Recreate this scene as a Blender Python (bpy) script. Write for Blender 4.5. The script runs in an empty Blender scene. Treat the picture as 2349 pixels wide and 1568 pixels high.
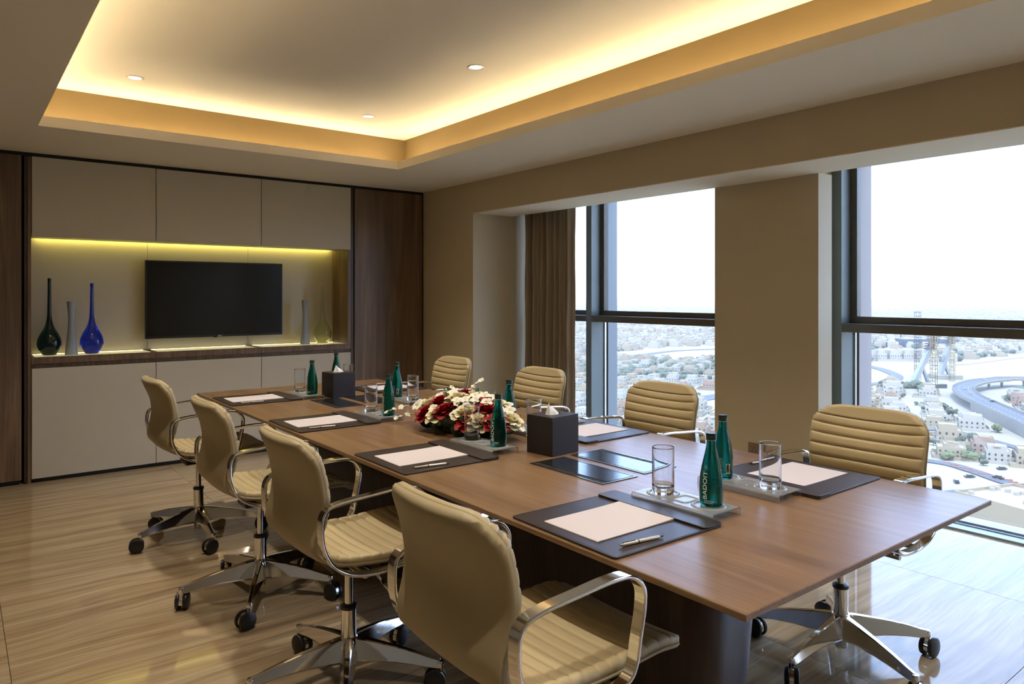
import bpy, bmesh, math, random
from mathutils import Vector, Matrix, noise as mnoise
R = math.radians
rnd = random.Random(7)
COL = bpy.context.scene.collection
SC = bpy.context.scene

# ------------------------------------------------------------------ camera, world, sun, exposure
CAM_H = 1.37
FPX = 1641.0
YAW = math.atan((1174.5 + 105) / FPX)
cd = bpy.data.cameras.new('camera'); cam = bpy.data.objects.new('camera', cd); COL.objects.link(cam)
cd.sensor_width = 36.0; cd.lens = 36.0 * FPX / 2349.0
cd.shift_y = -(784 - 677) / 2349.0
cd.clip_start = 0.05; cd.clip_end = 20000
cam.location = (0, 0, CAM_H); cam.rotation_euler = (R(90), 0, -YAW)
SC.camera = cam
SC.view_settings.view_transform = 'Standard'
SC.view_settings.look = 'None'
SC.view_settings.gamma = 1.0
SC.view_settings.use_curve_mapping = False
SC.view_settings.exposure = 0.70
try:
    SC.cycles.max_bounces = 10
    SC.cycles.transparent_max_bounces = 24
    SC.cycles.transmission_bounces = 10
    SC.cycles.sample_clamp_indirect = 4.0
    SC.cycles.caustics_refractive = True
    SC.cycles.caustics_reflective = False
except Exception:
    pass

W = bpy.data.worlds.new('sky'); SC.world = W; W.use_nodes = True
nt = W.node_tree; nt.nodes.clear()
wo = nt.nodes.new('ShaderNodeOutputWorld'); bg = nt.nodes.new('ShaderNodeBackground')
tc = nt.nodes.new('ShaderNodeTexCoord'); sx = nt.nodes.new('ShaderNodeSeparateXYZ')
rp = nt.nodes.new('ShaderNodeValToRGB')
rp.color_ramp.elements[0].position = 0.0; rp.color_ramp.elements[0].color = (1.0, 0.985, 0.96, 1)
rp.color_ramp.elements[1].position = 0.16; rp.color_ramp.elements[1].color = (0.44, 0.61, 1.0, 1)
nt.links.new(tc.outputs['Generated'], sx.inputs[0]); nt.links.new(sx.outputs['Z'], rp.inputs[0])
nt.links.new(rp.outputs[0], bg.inputs['Color']); nt.links.new(bg.outputs[0], wo.inputs[0])
bg.inputs['Strength'].default_value = 4.8

sd = bpy.data.lights.new('sun', 'SUN'); sun = bpy.data.objects.new('sun', sd); COL.objects.link(sun)
sd.energy = 4.0; sd.angle = R(1.0); sd.color = (1.0, 0.95, 0.86)
sun.rotation_euler = Vector((0.42, 0.30, -0.86)).to_track_quat('-Z', 'Y').to_euler()

# ------------------------------------------------------------------ materials
def mat(name, color=(.5, .5, .5), rough=.5, metal=0., spec=.5, coat=0., coat_r=.1, sheen=0., emit=None, es=0.,
        trans=0., ior=1.45, bump=None, tex=None):
    m = bpy.data.materials.new(name); m.use_nodes = True
    t = m.node_tree; b = t.nodes['Principled BSDF']
    b.inputs['Base Color'].default_value = (*color, 1); b.inputs['Roughness'].default_value = rough
    b.inputs['Metallic'].default_value = metal; b.inputs['Specular IOR Level'].default_value = spec
    b.inputs['Coat Weight'].default_value = coat; b.inputs['Coat Roughness'].default_value = coat_r
    b.inputs['Sheen Weight'].default_value = sheen
    b.inputs['Transmission Weight'].default_value = trans; b.inputs['IOR'].default_value = ior
    if emit:
        b.inputs['Emission Color'].default_value = (*emit, 1); b.inputs['Emission Strength'].default_value = es
    if bump:
        sc, st, dist = bump
        c = t.nodes.new('ShaderNodeTexCoord'); n = t.nodes.new('ShaderNodeTexNoise'); bp = t.nodes.new('ShaderNodeBump')
        n.inputs['Scale'].default_value = sc; n.inputs['Detail'].default_value = 4
        bp.inputs['Strength'].default_value = st; bp.inputs['Distance'].default_value = dist
        t.links.new(c.outputs['Object'], n.inputs['Vector']); t.links.new(n.outputs[0], bp.inputs['Height'])
        t.links.new(bp.outputs[0], b.inputs['Normal'])
    return m

def streaks(m, scale, ramp, fine=None, distort=1.5, detail=6, rnd_off=True, warp=0.0):
    """grain / veins: noise stretched along one axis, coloured by a ramp, with finer streaks multiplied in"""
    t = m.node_tree; b = t.nodes['Principled BSDF']
    c = t.nodes.new('ShaderNodeTexCoord'); mp = t.nodes.new('ShaderNodeMapping')
    mp.inputs['Scale'].default_value = scale
    src = c.outputs['Object']
    if rnd_off:
        oi = t.nodes.new('ShaderNodeObjectInfo'); ml = t.nodes.new('ShaderNodeMath'); ml.operation = 'MULTIPLY'
        ml.inputs[1].default_value = 37.0
        cx = t.nodes.new('ShaderNodeCombineXYZ'); ad = t.nodes.new('ShaderNodeVectorMath'); ad.operation = 'ADD'
        t.links.new(oi.outputs['Random'], ml.inputs[0])
        for k in range(3): t.links.new(ml.outputs[0], cx.inputs[k])
        t.links.new(src, ad.inputs[0]); t.links.new(cx.outputs[0], ad.inputs[1]); src = ad.outputs[0]
    if warp:
        wn = t.nodes.new('ShaderNodeTexNoise'); wn.inputs['Scale'].default_value = 1.3; wn.inputs['Detail'].default_value = 2
        sb = t.nodes.new('ShaderNodeVectorMath'); sb.operation = 'SCALE'; sb.inputs['Scale'].default_value = warp
        a2 = t.nodes.new('ShaderNodeVectorMath'); a2.operation = 'ADD'
        t.links.new(src, wn.inputs['Vector']); t.links.new(wn.outputs['Color'], sb.inputs[0])
        t.links.new(src, a2.inputs[0]); t.links.new(sb.outputs[0], a2.inputs[1]); src = a2.outputs[0]
    n = t.nodes.new('ShaderNodeTexNoise'); n.inputs['Scale'].default_value = 1.0; n.inputs['Detail'].default_value = detail
    n.inputs['Roughness'].default_value = .6; n.inputs['Distortion'].default_value = distort
    rp = t.nodes.new('ShaderNodeValToRGB'); cr = rp.color_ramp
    while len(cr.elements) < len(ramp): cr.elements.new(.5)
    for e, (p, col) in zip(cr.elements, ramp): e.position = p; e.color = (*col, 1)
    t.links.new(src, mp.inputs[0]); t.links.new(mp.outputs[0], n.inputs['Vector']); t.links.new(n.outputs[0], rp.inputs[0])
    out = rp.outputs[0]
    if fine:
        fs, amt = fine
        m2 = t.nodes.new('ShaderNodeMapping'); m2.inputs['Scale'].default_value = fs
        n2 = t.nodes.new('ShaderNodeTexNoise'); n2.inputs['Scale'].default_value = 1; n2.inputs['Detail'].default_value = 3
        r2 = t.nodes.new('ShaderNodeMapRange'); r2.inputs['From Min'].default_value = .3; r2.inputs['From Max'].default_value = .7
        r2.inputs['To Min'].default_value = 1 - amt; r2.inputs['To Max'].default_value = 1 + amt * .4
        mx = t.nodes.new('ShaderNodeVectorMath'); mx.operation = 'SCALE'
        t.links.new(src, m2.inputs[0]); t.links.new(m2.outputs[0], n2.inputs['Vector']); t.links.new(n2.outputs[0], r2.inputs[0])
        t.links.new(out, mx.inputs[0]); t.links.new(r2.outputs[0], mx.inputs['Scale']); out = mx.outputs[0]
    t.links.new(out, b.inputs['Base Color'])
    return m

def lin(r, g, b):
    f = lambda v: (v / 255 / 12.92) if v <= 10 else ((v / 255 + .055) / 1.055) ** 2.4
    return (f(r), f(g), f(b))

M = {}
M['wall'] = mat('wall_paint', lin(196, 182, 154), .75, bump=(260, .15, .002))
M['ceiling'] = mat('ceiling_paint', lin(238, 231, 215), .85)
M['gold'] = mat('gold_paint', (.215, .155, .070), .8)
M['cream_panel'] = mat('cream_lacquer', lin(190, 182, 163), .42, bump=(500, .1, .0006))
M['dark_gap'] = mat('dark_reveal', (.012, .011, .010), .6)
walnut = [(0.28, lin(76, 59, 46)), (.5, lin(106, 85, 67)), (.72, lin(132, 108, 86))]
M['walnut'] = streaks(mat('walnut_veneer', rough=.42), (5.5, 5.5, .42), walnut, ((90, 90, 2.2), .25))
M['walnut_h'] = streaks(mat('walnut_veneer_edge', rough=.42), (28, 5, 3), walnut, ((160, 60, 3), .3))
M['table_wood'] = streaks(mat('table_walnut', rough=.34, spec=.35, coat=.22, coat_r=.24), (9.0, .65, 9.0),
                          [(0.22, lin(92, 69, 47)), (.45, lin(118, 91, 64)), (.6, lin(131, 103, 74)), (.8, lin(147, 118, 87))],
                          ((150, 3.0, 150), .22), rnd_off=False)
M['base_wood'] = streaks(mat('dark_walnut', rough=.4), (7, 7, .5),
                         [(.3, lin(48, 36, 30)), (.7, lin(72, 55, 45))], ((90, 90, 2), .25))
M['stone'] = streaks(mat('travertine', rough=.07, spec=.55), (.8, 12.5, 1.0),
                     [(.2, lin(122, 101, 78)), (.38, lin(156, 134, 105)), (.5, lin(172, 151, 120)), (.64, lin(184, 166, 137)), (.82, lin(164, 142, 112))],
                     ((2.5, 70, 1), .22), distort=.8, detail=8, warp=.14)
M['grout'] = mat('grout', lin(110, 96, 78), .8)
M['leather'] = mat('cream_leather', lin(182, 166, 130), .42, spec=.4, bump=(420, .12, .0006))
M['leather_back'] = mat('cream_shell_leather', lin(168, 154, 122), .48, spec=.4, bump=(420, .12, .0006))
M['chrome'] = mat('polished_aluminium', (.80, .79, .77), .07, metal=1)
M['chrome2'] = mat('satin_aluminium', (.72, .71, .69), .16, metal=1)
M['black'] = mat('black_plastic', (.012, .012, .013), .38)
M['grey_plastic'] = mat('grey_wheel_cap', (.03, .03, .032), .45)
M['pad'] = mat('brown_leather', lin(42, 34, 32), .36, spec=.5, bump=(500, .2, .0008))
M['box'] = mat('dark_brown_leather', lin(34, 28, 28), .42, spec=.45, bump=(500, .2, .0008))
M['paper'] = mat('white_paper', lin(202, 194, 196), .6)
M['tissue'] = mat('tissue', (.85, .82, .80), .8)
M['pen'] = mat('pen_silver', (.82, .76, .68), .25, metal=.6)
M['screen'] = mat('tv_screen', (.010, .009, .008), .16, spec=.35)
M['tv_frame'] = mat('tv_frame', (.008, .008, .009), .3)
M['print_white'] = mat('white_print', (.75, .78, .75), .5)
M['print_pale'] = mat('pale_print', (.16, .36, .32), .5)
M['print_label'] = mat('cream_label', (.55, .53, .42), .5)
M['print_black'] = mat('black_print', (.02, .02, .02), .5)
M['cap'] = mat('dark_green_cap', (.012, .028, .022), .35, metal=.5)
M['bottle'] = mat('teal_bottle_glass', (.004, .17, .14), .02, trans=.93, ior=1.35)
M['glass'] = mat('clear_glass', (.98, .99, 1.0), .0, trans=1., ior=1.45)
M['acrylic'] = mat('clear_acrylic', (.93, .95, .95), .07, trans=.84, ior=1.42, bump=(260, .45, .0015))  # diffuse white in the sheet stands in for sky reflected on it
M['blue_glass'] = mat('cobalt_glass', (.02, .05, .80), .01, trans=.96, ior=1.4)
M['dark_glass'] = mat('dark_teal_glass', (.006, .035, .045), .01, trans=.93, ior=1.4)
M['pale_glass'] = mat('pale_olive_glass', (.86, .88, .74), .01, trans=1., ior=1.3)
M['vase_grey'] = mat('blue_grey_ceramic', lin(142, 152, 164), .5)
M['frame_metal'] = mat('bronze_window_frame', lin(92, 87, 80), .38, metal=.2, spec=.5)
M['mullion_metal'] = mat('grey_mullion', lin(112, 119, 118), .42, metal=.2)
M['fin_stone'] = mat('pink_stone_fin', lin(168, 156, 150), .8)
M['fin_metal'] = mat('silver_fin', lin(128, 132, 134), .5, metal=.3)
M['track'] = mat('silver_floor_track', lin(172, 180, 186), .4, metal=.15)
M['curtain'] = mat('taupe_curtain', lin(150, 136, 118), .9, sheen=.3, bump=(900, .3, .0005))
M['socket'] = mat('socket_plate', lin(120, 100, 78), .4)
M['red_rose'] = mat('red_petal', lin(150, 4, 20), .55)
M['white_rose'] = mat('cream_petal', lin(226, 216, 178), .55, sheen=.2)
M['orchid'] = mat('white_orchid_petal', lin(226, 222, 206), .5, sheen=.2)
M['orchid_c'] = mat('orchid_centre', lin(206, 214, 120), .5)
M['leaf'] = mat('dark_green_leaf', lin(44, 70, 36), .4)
M['stem'] = mat('light_green_stem', lin(136, 158, 72), .5)
M['led_warm'] = mat('warm_led', (1, .8, .5), emit=(1.0, .77, .46), es=41)
M['led_yellow2'] = mat('soft_yellow_led', (1, .9, .4), emit=(1.0, .88, .36), es=3.0)
M['led_yellow'] = mat('yellow_led', (1, .9, .4), emit=(1.0, .86, .20), es=9.0)
M['lamp'] = mat('lamp_face', (1, .95, .85), emit=(1.0, .86, .66), es=6)
M['lit_glass'] = mat('backlit_frosted_glass', lin(200, 190, 150), .15, emit=(1.0, .88, .48), es=.2)
M['trim_white'] = mat('white_lamp_trim', lin(226, 216, 196), .5)

def thin_glass(name, tint=(1, 1, 1), refl=.06):
    m = bpy.data.materials.new(name); m.use_nodes = True; t = m.node_tree; t.nodes.clear()
    o = t.nodes.new('ShaderNodeOutputMaterial'); mx = t.nodes.new('ShaderNodeMixShader')
    tr = t.nodes.new('ShaderNodeBsdfTransparent'); gl = t.nodes.new('ShaderNodeBsdfGlossy')
    lw = t.nodes.new('ShaderNodeLayerWeight'); lw.inputs[0].default_value = .5
    pw = t.nodes.new('ShaderNodeMath'); pw.operation = 'POWER'; pw.inputs[1].default_value = 5; t.links.new(lw.outputs['Facing'], pw.inputs[0])
    fr = t.nodes.new('ShaderNodeMath'); fr.operation = 'MULTIPLY_ADD'; fr.inputs[1].default_value = .9; fr.inputs[2].default_value = .035; t.links.new(pw.outputs[0], fr.inputs[0])
    tr.inputs[0].default_value = (*tint, 1); gl.inputs['Roughness'].default_value = 0
    t.links.new(fr.outputs[0], mx.inputs[0]); t.links.new(tr.outputs[0], mx.inputs[1]); t.links.new(gl.outputs[0], mx.inputs[2])
    t.links.new(mx.outputs[0], o.inputs[0])
    return m
M['pane'] = thin_glass('window_glass', (.93, .96, .97))

# ------------------------------------------------------------------ helpers
def tag(o, label=None, cat=None, group=None, kind=None):
    if label: o['label'] = label
    if cat: o['category'] = cat
    if group: o['group'] = group
    if kind: o['kind'] = kind
    return o
def empty(name, loc=(0, 0, 0), rz=0.):
    o = bpy.data.objects.new(name, None); COL.objects.link(o); o.location = loc; o.rotation_euler = (0, 0, rz)
    o.empty_display_size = .05
    return o
def obj(name, bm, m, parent=None, loc=None, rz=None, smooth=False, angle=None):
    me = bpy.data.meshes.new(name); bmesh.ops.recalc_face_normals(bm, faces=bm.faces)
    bm.to_mesh(me); bm.free()
    ms = m if isinstance(m, (list, tuple)) else [m]
    for x in ms: me.materials.append(x)
    if smooth:
        me.shade_smooth()
        if angle: me.set_sharp_from_angle(angle=R(angle))
    o = bpy.data.objects.new(name, me); COL.objects.link(o)
    if parent: o.parent = parent
    if loc: o.location = loc
    if rz is not None: o.rotation_euler = (0, 0, rz)
    return o
def copy_tree(o, parent=None):
    c = o.copy(); COL.objects.link(c); c.parent = parent
    for ch in list(o.children): copy_tree(ch, c)
    return c
def NB(): return bmesh.new()
def box(bm, x0, x1, y0, y1, z0, z1, bev=0., mi=0, seg=2):
    b = bmesh.new()
    vs = [b.verts.new(p) for p in [(x0, y0, z0), (x1, y0, z0), (x1, y1, z0), (x0, y1, z0), (x0, y0, z1), (x1, y0, z1), (x1, y1, z1), (x0, y1, z1)]]
    for f in [(0, 3, 2, 1), (4, 5, 6, 7), (0, 1, 5, 4), (1, 2, 6, 5), (2, 3, 7, 6), (3, 0, 4, 7)]: b.faces.new([vs[i] for i in f])
    if bev: bmesh.ops.bevel(b, geom=b.edges[:], offset=bev, segments=seg, profile=.5, affect='EDGES')
    merge(bm, b, mi); return bm
def merge(bm, b, mi=0, mx=None):
    if mx is not None: bmesh.ops.transform(b, matrix=mx, verts=b.verts)
    mp = {v: bm.verts.new(v.co) for v in b.verts}
    for f in b.faces:
        try:
            nf = bm.faces.new([mp[v] for v in f.verts]); nf.material_index = mi or f.material_index; nf.smooth = f.smooth
        except ValueError: pass
    b.free()
def lathe(bm, prof, n=32, c=(0, 0, 0), mi=0, a0=0.):
    rings = []
    for r, z in prof:
        if r < 1e-6: rings.append([bm.verts.new((c[0], c[1], c[2] + z))])
        else: rings.append([bm.verts.new((c[0] + r * math.cos(a0 + 2 * math.pi * k / n), c[1] + r * math.sin(a0 + 2 * math.pi * k / n), c[2] + z)) for k in range(n)])
    for a, b in zip(rings, rings[1:]):
        for k in range(n):
            if len(a) == 1 and len(b) == 1: continue
            if len(a) == 1: f = bm.faces.new((a[0], b[k], b[(k + 1) % n]))
            elif len(b) == 1: f = bm.faces.new((a[k], b[0], a[(k + 1) % n]))
            else: f = bm.faces.new((a[k], b[k], b[(k + 1) % n], a[(k + 1) % n]))
            f.material_index = mi
    return bm
def spline(pts, n, closed=False):
    P = [Vector(p) for p in pts]; m = len(P); out = []
    segs = m if closed else m - 1
    for i in range(segs):
        if closed: a, b, c, d = P[(i - 1) % m], P[i], P[(i + 1) % m], P[(i + 2) % m]
        else: a, b, c, d = P[max(i - 1, 0)], P[i], P[i + 1], P[min(i + 2, m - 1)]
        for k in range(n):
            t = k / n
            out.append(.5 * ((2 * b) + (c - a) * t + (2 * a - 5 * b + 4 * c - d) * t * t + (3 * b - a - 3 * c + d) * t ** 3))
    if not closed: out.append(P[-1].copy())
    return out
def resample(pts, n):
    L = [0.]
    for a, b in zip(pts, pts[1:]): L.append(L[-1] + (b - a).length)
    out = []; j = 0
    for i in range(n + 1):
        s = L[-1] * i / n
        while j < len(L) - 2 and L[j + 1] < s: j += 1
        t = (s - L[j]) / max(L[j + 1] - L[j], 1e-9)
        out.append(pts[j].lerp(pts[j + 1], min(max(t, 0), 1)))
    return out, L[-1]
def tube(bm, pts, r, n=8, closed=False, mi=0, caps=True):
    P = [Vector(p) for p in pts]; m = len(P); rings = []
    up = None
    for i, p in enumerate(P):
        a = P[(i - 1) % m] if closed or i else P[0]; b = P[(i + 1) % m] if closed or i < m - 1 else P[-1]
        t = (b - a).normalized()
        if up is None:
            up = Vector((0, 0, 1)) if abs(t.z) < .9 else Vector((1, 0, 0))
        s = t.cross(up).normalized(); up = s.cross(t).normalized()
        rr = r[i] if isinstance(r, (list, tuple)) else r
        rings.append([bm.verts.new(p + (s * math.cos(2 * math.pi * k / n) + up * math.sin(2 * math.pi * k / n)) * rr) for k in range(n)])
    idx = range(m if closed else m - 1)
    for i in idx:
        A, B = rings[i], rings[(i + 1) % m]
        for k in range(n):
            f = bm.faces.new((A[k], A[(k + 1) % n], B[(k + 1) % n], B[k])); f.material_index = mi; f.smooth = True
    if caps and not closed:
        bm.faces.new(rings[0]); bm.faces.new(rings[-1])
    return bm
def polybox(bm, poly, z0, z1, mi=0, bev=0.):
    b = bmesh.new()
    lo = [b.verts.new((x, y, z0)) for x, y in poly]; hi = [b.verts.new((x, y, z1)) for x, y in poly]
    b.faces.new(lo); b.faces.new(hi); n = len(poly)
    for k in range(n): b.faces.new((lo[k], lo[(k + 1) % n], hi[(k + 1) % n], hi[k]))
    bmesh.ops.recalc_face_normals(b, faces=b.faces)
    if bev: bmesh.ops.bevel(b, geom=b.edges[:], offset=bev, segments=2, profile=.5, affect='EDGES')
    merge(bm, b, mi); return bm
def rrect(x0, x1, y0, y1, r, n=5):
    out = []
    for cx, cy, a in [(x1 - r, y1 - r, 0), (x0 + r, y1 - r, 90), (x0 + r, y0 + r, 180), (x1 - r, y0 + r, 270)]:
        for k in range(n + 1):
            t = R(a + 90 * k / n); out.append((cx + r * math.cos(t), cy + r * math.sin(t)))
    return out
def struct(name, bm, m, **k):
    return tag(obj(name, bm, m, **k), kind='structure')
def text_mesh(s, size, depth=0.0004, bevel=0):
    cu = bpy.data.curves.new('t', 'FONT'); cu.body = s; cu.size = size; cu.extrude = depth; cu.align_x = 'LEFT'; cu.align_y = 'CENTER'
    cu.resolution_u = 3
    o = bpy.data.objects.new('t', cu); COL.objects.link(o)
    bpy.context.view_layer.update()
    dg = bpy.context.evaluated_depsgraph_get(); me = bpy.data.meshes.new_from_object(o.evaluated_get(dg))
    bm = bmesh.new(); bm.from_mesh(me)
    bpy.data.objects.remove(o); bpy.data.curves.remove(cu); bpy.data.meshes.remove(me)
    return bm

# ================================================================== THE ROOM
XL, XW, YB, YF = -2.3, 3.75, -2.6, 6.255     # left wall, window wall face, back wall, front of the far cabinetry
XG = 4.617                                    # inner edge of floor track
CZ = 2.41
# floor: grout bed + stone tiles
fl = struct('floor', box(NB(), XL - .1, 4.75, YB - .1, YF + .6, -.12, -.004), M['grout'])
xs = [-2.24 - .2, -1.04, .16, 1.36, 2.56, 3.76, 4.617]; ys = [-2.68, -1.48, -.28, .92, 2.12, 3.32, 4.52, 5.72, 6.32]
for a, b in zip(xs, xs[1:]):
    for c, d in zip(ys, ys[1:]):
        t = NB(); g = .0009; hx, hy = (b - a) / 2 - g, (d - c) / 2 - g
        box(t, -hx, hx, -hy, hy, -.012, 0, bev=.0005, seg=1)
        obj('tile', t, M['stone'], fl, loc=((a + b) / 2, (c + d) / 2, 0))

struct('wall_left', box(NB(), XL - .15, XL, YB, YF + .6, -.1, 3.0), M['wall'])
struct('wall_back', box(NB(), XL, 4.75, YB - .15, YB, -.1, 3.0), M['wall'])
WF = struct('wall_far', box(NB(), XL, 4.75, 6.70, 6.85, -.1, 3.0), M['wall'])
# window wall: return beside the cabinetry, deep header, pillar
b = NB(); box(b, XW, 4.25, 5.39, 6.70, -.1, 2.6); box(b, 4.25, 4.75, 5.42, 6.70, -.1, 2.6)
struct('wall_right', b, M['wall'])
b = NB(); box(b, XW, 4.20, YB, 5.39, 2.126, 2.60)
t1 = struct('trim_1', b, M['wall'])
obj('soffit_board', box(NB(), XW, 4.20, YB, 5.39, 2.12, 2.1255), M['ceiling'], t1)  # underside paler than the header, its colour carrying bounced window light
b = NB(); box(b, 4.20, 4.95, YB, 5.42, 2.42, 2.60); box(b, 4.62, 4.75, YB, 5.42, 2.36, 2.45)
struct('trim_2', b, M['ceiling'])
b = NB(); box(b, 4.19, 4.35, 2.31, 3.07, 0, 2.125); box(b, 4.35, 4.62, 2.455, 3.02, 0, 2.42)
struct('wall_pillar', b, M['wall'])
b = NB(); box(b, 4.19, 4.35, -.70, .02, 0, 2.125); box(b, 4.35, 4.62, -.56, -.02, 0, 2.42)
struct('wall_pillar_rear', b, M['wall'])

# ceiling with the recessed cove
OX0, OX1, OY0, OY1 = .405, 2.894, -.4, 5.245    # opening
UX0, UX1, UY0, UY1, UZ = .22, 3.055, -.58, 5.425, 2.70
ce = NB()
for (a, b_, c, d) in [(XL, OX0, YB, YF + .45), (OX1, XW + .01, YB, YF + .45), (OX0, OX1, YB, OY0), (OX0, OX1, OY1, YF + .45)]:
    box(ce, a, b_, c, d, CZ, CZ + .012)
ceil = struct('ceiling', ce, M['ceiling'])
lp = NB(); LZ = 2.475; w = .014
box(lp, OX0 - w, OX0, OY0 - w, OY1 + w, CZ + .012, LZ); box(lp, OX1, OX1 + w, OY0 - w, OY1 + w, CZ + .012, LZ)
box(lp, OX0, OX1, OY0 - w, OY0, CZ + .012, LZ); box(lp, OX0, OX1, OY1, OY1 + w, CZ + .012, LZ)
obj('cove_lip', lp, M['ceiling'], ceil)
cw = NB()
box(cw, UX0 - .02, UX0, UY0, UY1, CZ + .012, UZ); box(cw, UX1, UX1 + .02, UY0, UY1, CZ + .012, UZ)
box(cw, UX0, UX1, UY0 - .02, UY0, CZ + .012, UZ); box(cw, UX0, UX1, UY1, UY1 + .02, CZ + .012, UZ)
obj('cove_side', cw, M['gold'], ceil)
obj('upper_ceiling', box(NB(), UX0 - .02, UX1 + .02, UY0 - .02, UY1 + .02, UZ, UZ + .012), M['ceiling'], ceil)
obj('roof_slab', box(NB(), XL - .15, 4.95, YB - .15, 6.85, 3.0, 3.2), M['dark_gap'], ceil)

# LED strips lying in the cove
def led(name, x0, x1, y0, y1, z, m, label, body='trim_white'):
    e = tag(empty(name, ((x0 + x1) / 2, (y0 + y1) / 2, z)), label, 'light strip')
    hx, hy = (x1 - x0) / 2, (y1 - y0) / 2
    obj('profile', box(NB(), -hx, hx, -hy, hy, 0, .006), M[body], e)
    obj('diffuser', box(NB(), -hx * .98, hx * .98, -hy * .98, hy * .98, -.005, 0), M[m], e)
    return e
zc = CZ + .012
def cove_led(x0, x1, y0, y1, dx, dy, label):
    e = tag(empty('led_strip', ((x0 + x1) / 2, (y0 + y1) / 2, zc)), label, 'light strip'); hx, hy = (x1 - x0) / 2, (y1 - y0) / 2
    for nm, w_, z0, z1, m in (('profile', .012, 0, .012, 'trim_white'), ('diffuser', .010, .012, .015, 'led_warm')):
        b = NB()
        if dx: box(b, -w_, w_, -hy, hy, z0, z1)
        else: box(b, -hx, hx, -w_, w_, z0, z1)
        bmesh.ops.rotate(b, verts=b.verts, matrix=Matrix.Rotation(R(50) * (dx or -dy), 3, 'Y' if dx else 'X')); bmesh.ops.translate(b, verts=b.verts, vec=(0, 0, .014))
        obj(nm, b, M[m], e)
cove_led(UX1 - .03, UX1 - .03, OY0, OY1, -1, 0, 'warm cove light strip hidden above the window side ceiling edge')
cove_led(UX0 + .03, UX0 + .03, OY0, OY1, 1, 0, 'warm cove light strip hidden above the left ceiling edge')
cove_led(OX0, OX1, UY1 - .03, UY1 - .03, 0, -1, 'warm cove light strip hidden above the ceiling edge nearest the television')
cove_led(OX0, OX1, UY0 + .03, UY0 + .03, 0, 1, 'warm cove light strip hidden above the rear ceiling edge')

# downlights
def downlight(x, y, label, power=50, z=UZ, ang=100):
    e = tag(empty('downlight', (x, y, z)), label, 'ceiling light', 'recessed downlights in the raised ceiling')
    t = NB(); lathe(t, [(.036, -.001), (.046, -.005), (.050, -.003), (.051, 0), (.036, 0), (.036, -.001)], 32)
    obj('trim_ring', t, M['trim_white'], e, smooth=True, angle=40)
    t = NB(); lathe(t, [(0, -.0015), (.033, -.0015), (.036, 0)], 32)
    obj('lamp_face', t, M['lamp'], e)
    l = bpy.data.lights.new('downlight_beam', 'SPOT'); l.energy = power; l.spot_size = R(ang); l.spot_blend = 1.0
    l.shadow_soft_size = .03; l.color = (1.0, .90, .76)
    lo = bpy.data.objects.new('beam', l); COL.objects.link(lo); lo.parent = e; lo.location = (0, 0, -.02)
DL = [(.872, 4.87, 'recessed round downlight above the dark and blue bottle vases side of the table'),
      (2.43, 4.85, 'recessed round downlight nearest the inner far corner of the cove'),
      (2.40, 3.42, 'recessed round downlight midway along the window side of the raised ceiling'),
      (.872, 3.30, 'recessed downlight over the second chair row, just out of view'),
      (.872, 1.97, 'recessed downlight over the nearer left chairs, out of view'),
      (2.40, 1.97, 'recessed downlight over the nearer right chairs, out of view'),
      (.872, .45, 'recessed downlight over the near left end, out of view'),
      (2.40, .45, 'recessed downlight over the near right end, out of view')]
for x, y, l in DL: downlight(x, y, l)

# ------------------------------------------------------------------ windows
def window(n, y0, y1, left_mull=True):
    """one bay: mullion at y1 (far side), transom, opening sash above, fixed pane below"""
    f = NB(); box(f, XG, 4.80, y1, y1 + .07, .0, 2.42, bev=.002)
    w = struct('window_%d' % n, f, M['mullion_metal'])
    t = NB(); box(t, XG - .0, 4.80, y0 + .07, y1, 1.128, 1.184, bev=.002); obj('transom', t, M['frame_metal'], w)
    s = NB()
    a, b_ = y0 + .07, y1
    zb, zt = 1.184, 2.42; fw = .045
    box(s, 4.735, 4.79, a, b_, zb, zb + fw, bev=.003); box(s, 4.735, 4.79, a, b_, zt - fw, zt, bev=.003)
    box(s, 4.735, 4.79, a, a + fw, zb + fw, zt - fw, bev=.003); box(s, 4.735, 4.79, b_ - fw, b_, zb + fw, zt - fw, bev=.003)
    obj('sash_frame', s, M['frame_metal'], w)
    obj('pane', box(NB(), 4.758, 4.764, a + fw, b_ - fw, zb + fw, zt - fw), M['pane'], w)
    obj('pane', box(NB(), 4.80, 4.806, a, b_, .028, 1.128), M['pane'], w)
    g = NB(); box(g, 4.78, 4.80, b_ - .012, b_, .07, 1.128); box(g, 4.78, 4.80, a, a + .012, .07, 1.128)
    obj('glazing_bead', g, M['chrome2'], w)
    k = NB(); box(k, XG, 4.70, y0, y1 + .0, -.06, .012, bev=.002); box(k, 4.735, 4.86, y0, y1, -.06, .028, bev=.002)
    box(k, 4.705, 4.72, y0, y1, -.06, .018)
    obj('sill_track', k, M['track'], w)
    obj('sill_gap', box(NB(), 4.70, 4.735, y0, y1, -.06, .004), M['dark_gap'], w)
window(1, 4.736, 5.39)
window(2, 2.386, 4.736)
window(3, .036, 2.386)
window(4, -2.314, .036)
for k, (y, d, m) in enumerate([(4.735, 4.935, 'fin_metal'), (2.385, 4.985, 'fin_stone'), (.035, 4.985, 'fin_stone')]):
    b = NB(); box(b, 4.815, d, y - .02, y + .07, -1.2, 3.2)
    struct('trim_%d' % (3 + k), b, M[m])
b = NB(); box(b, 4.62, 4.98, YB, 5.5, -1.4, -.06)
struct('trim_6', b, M['fin_stone'])

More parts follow.
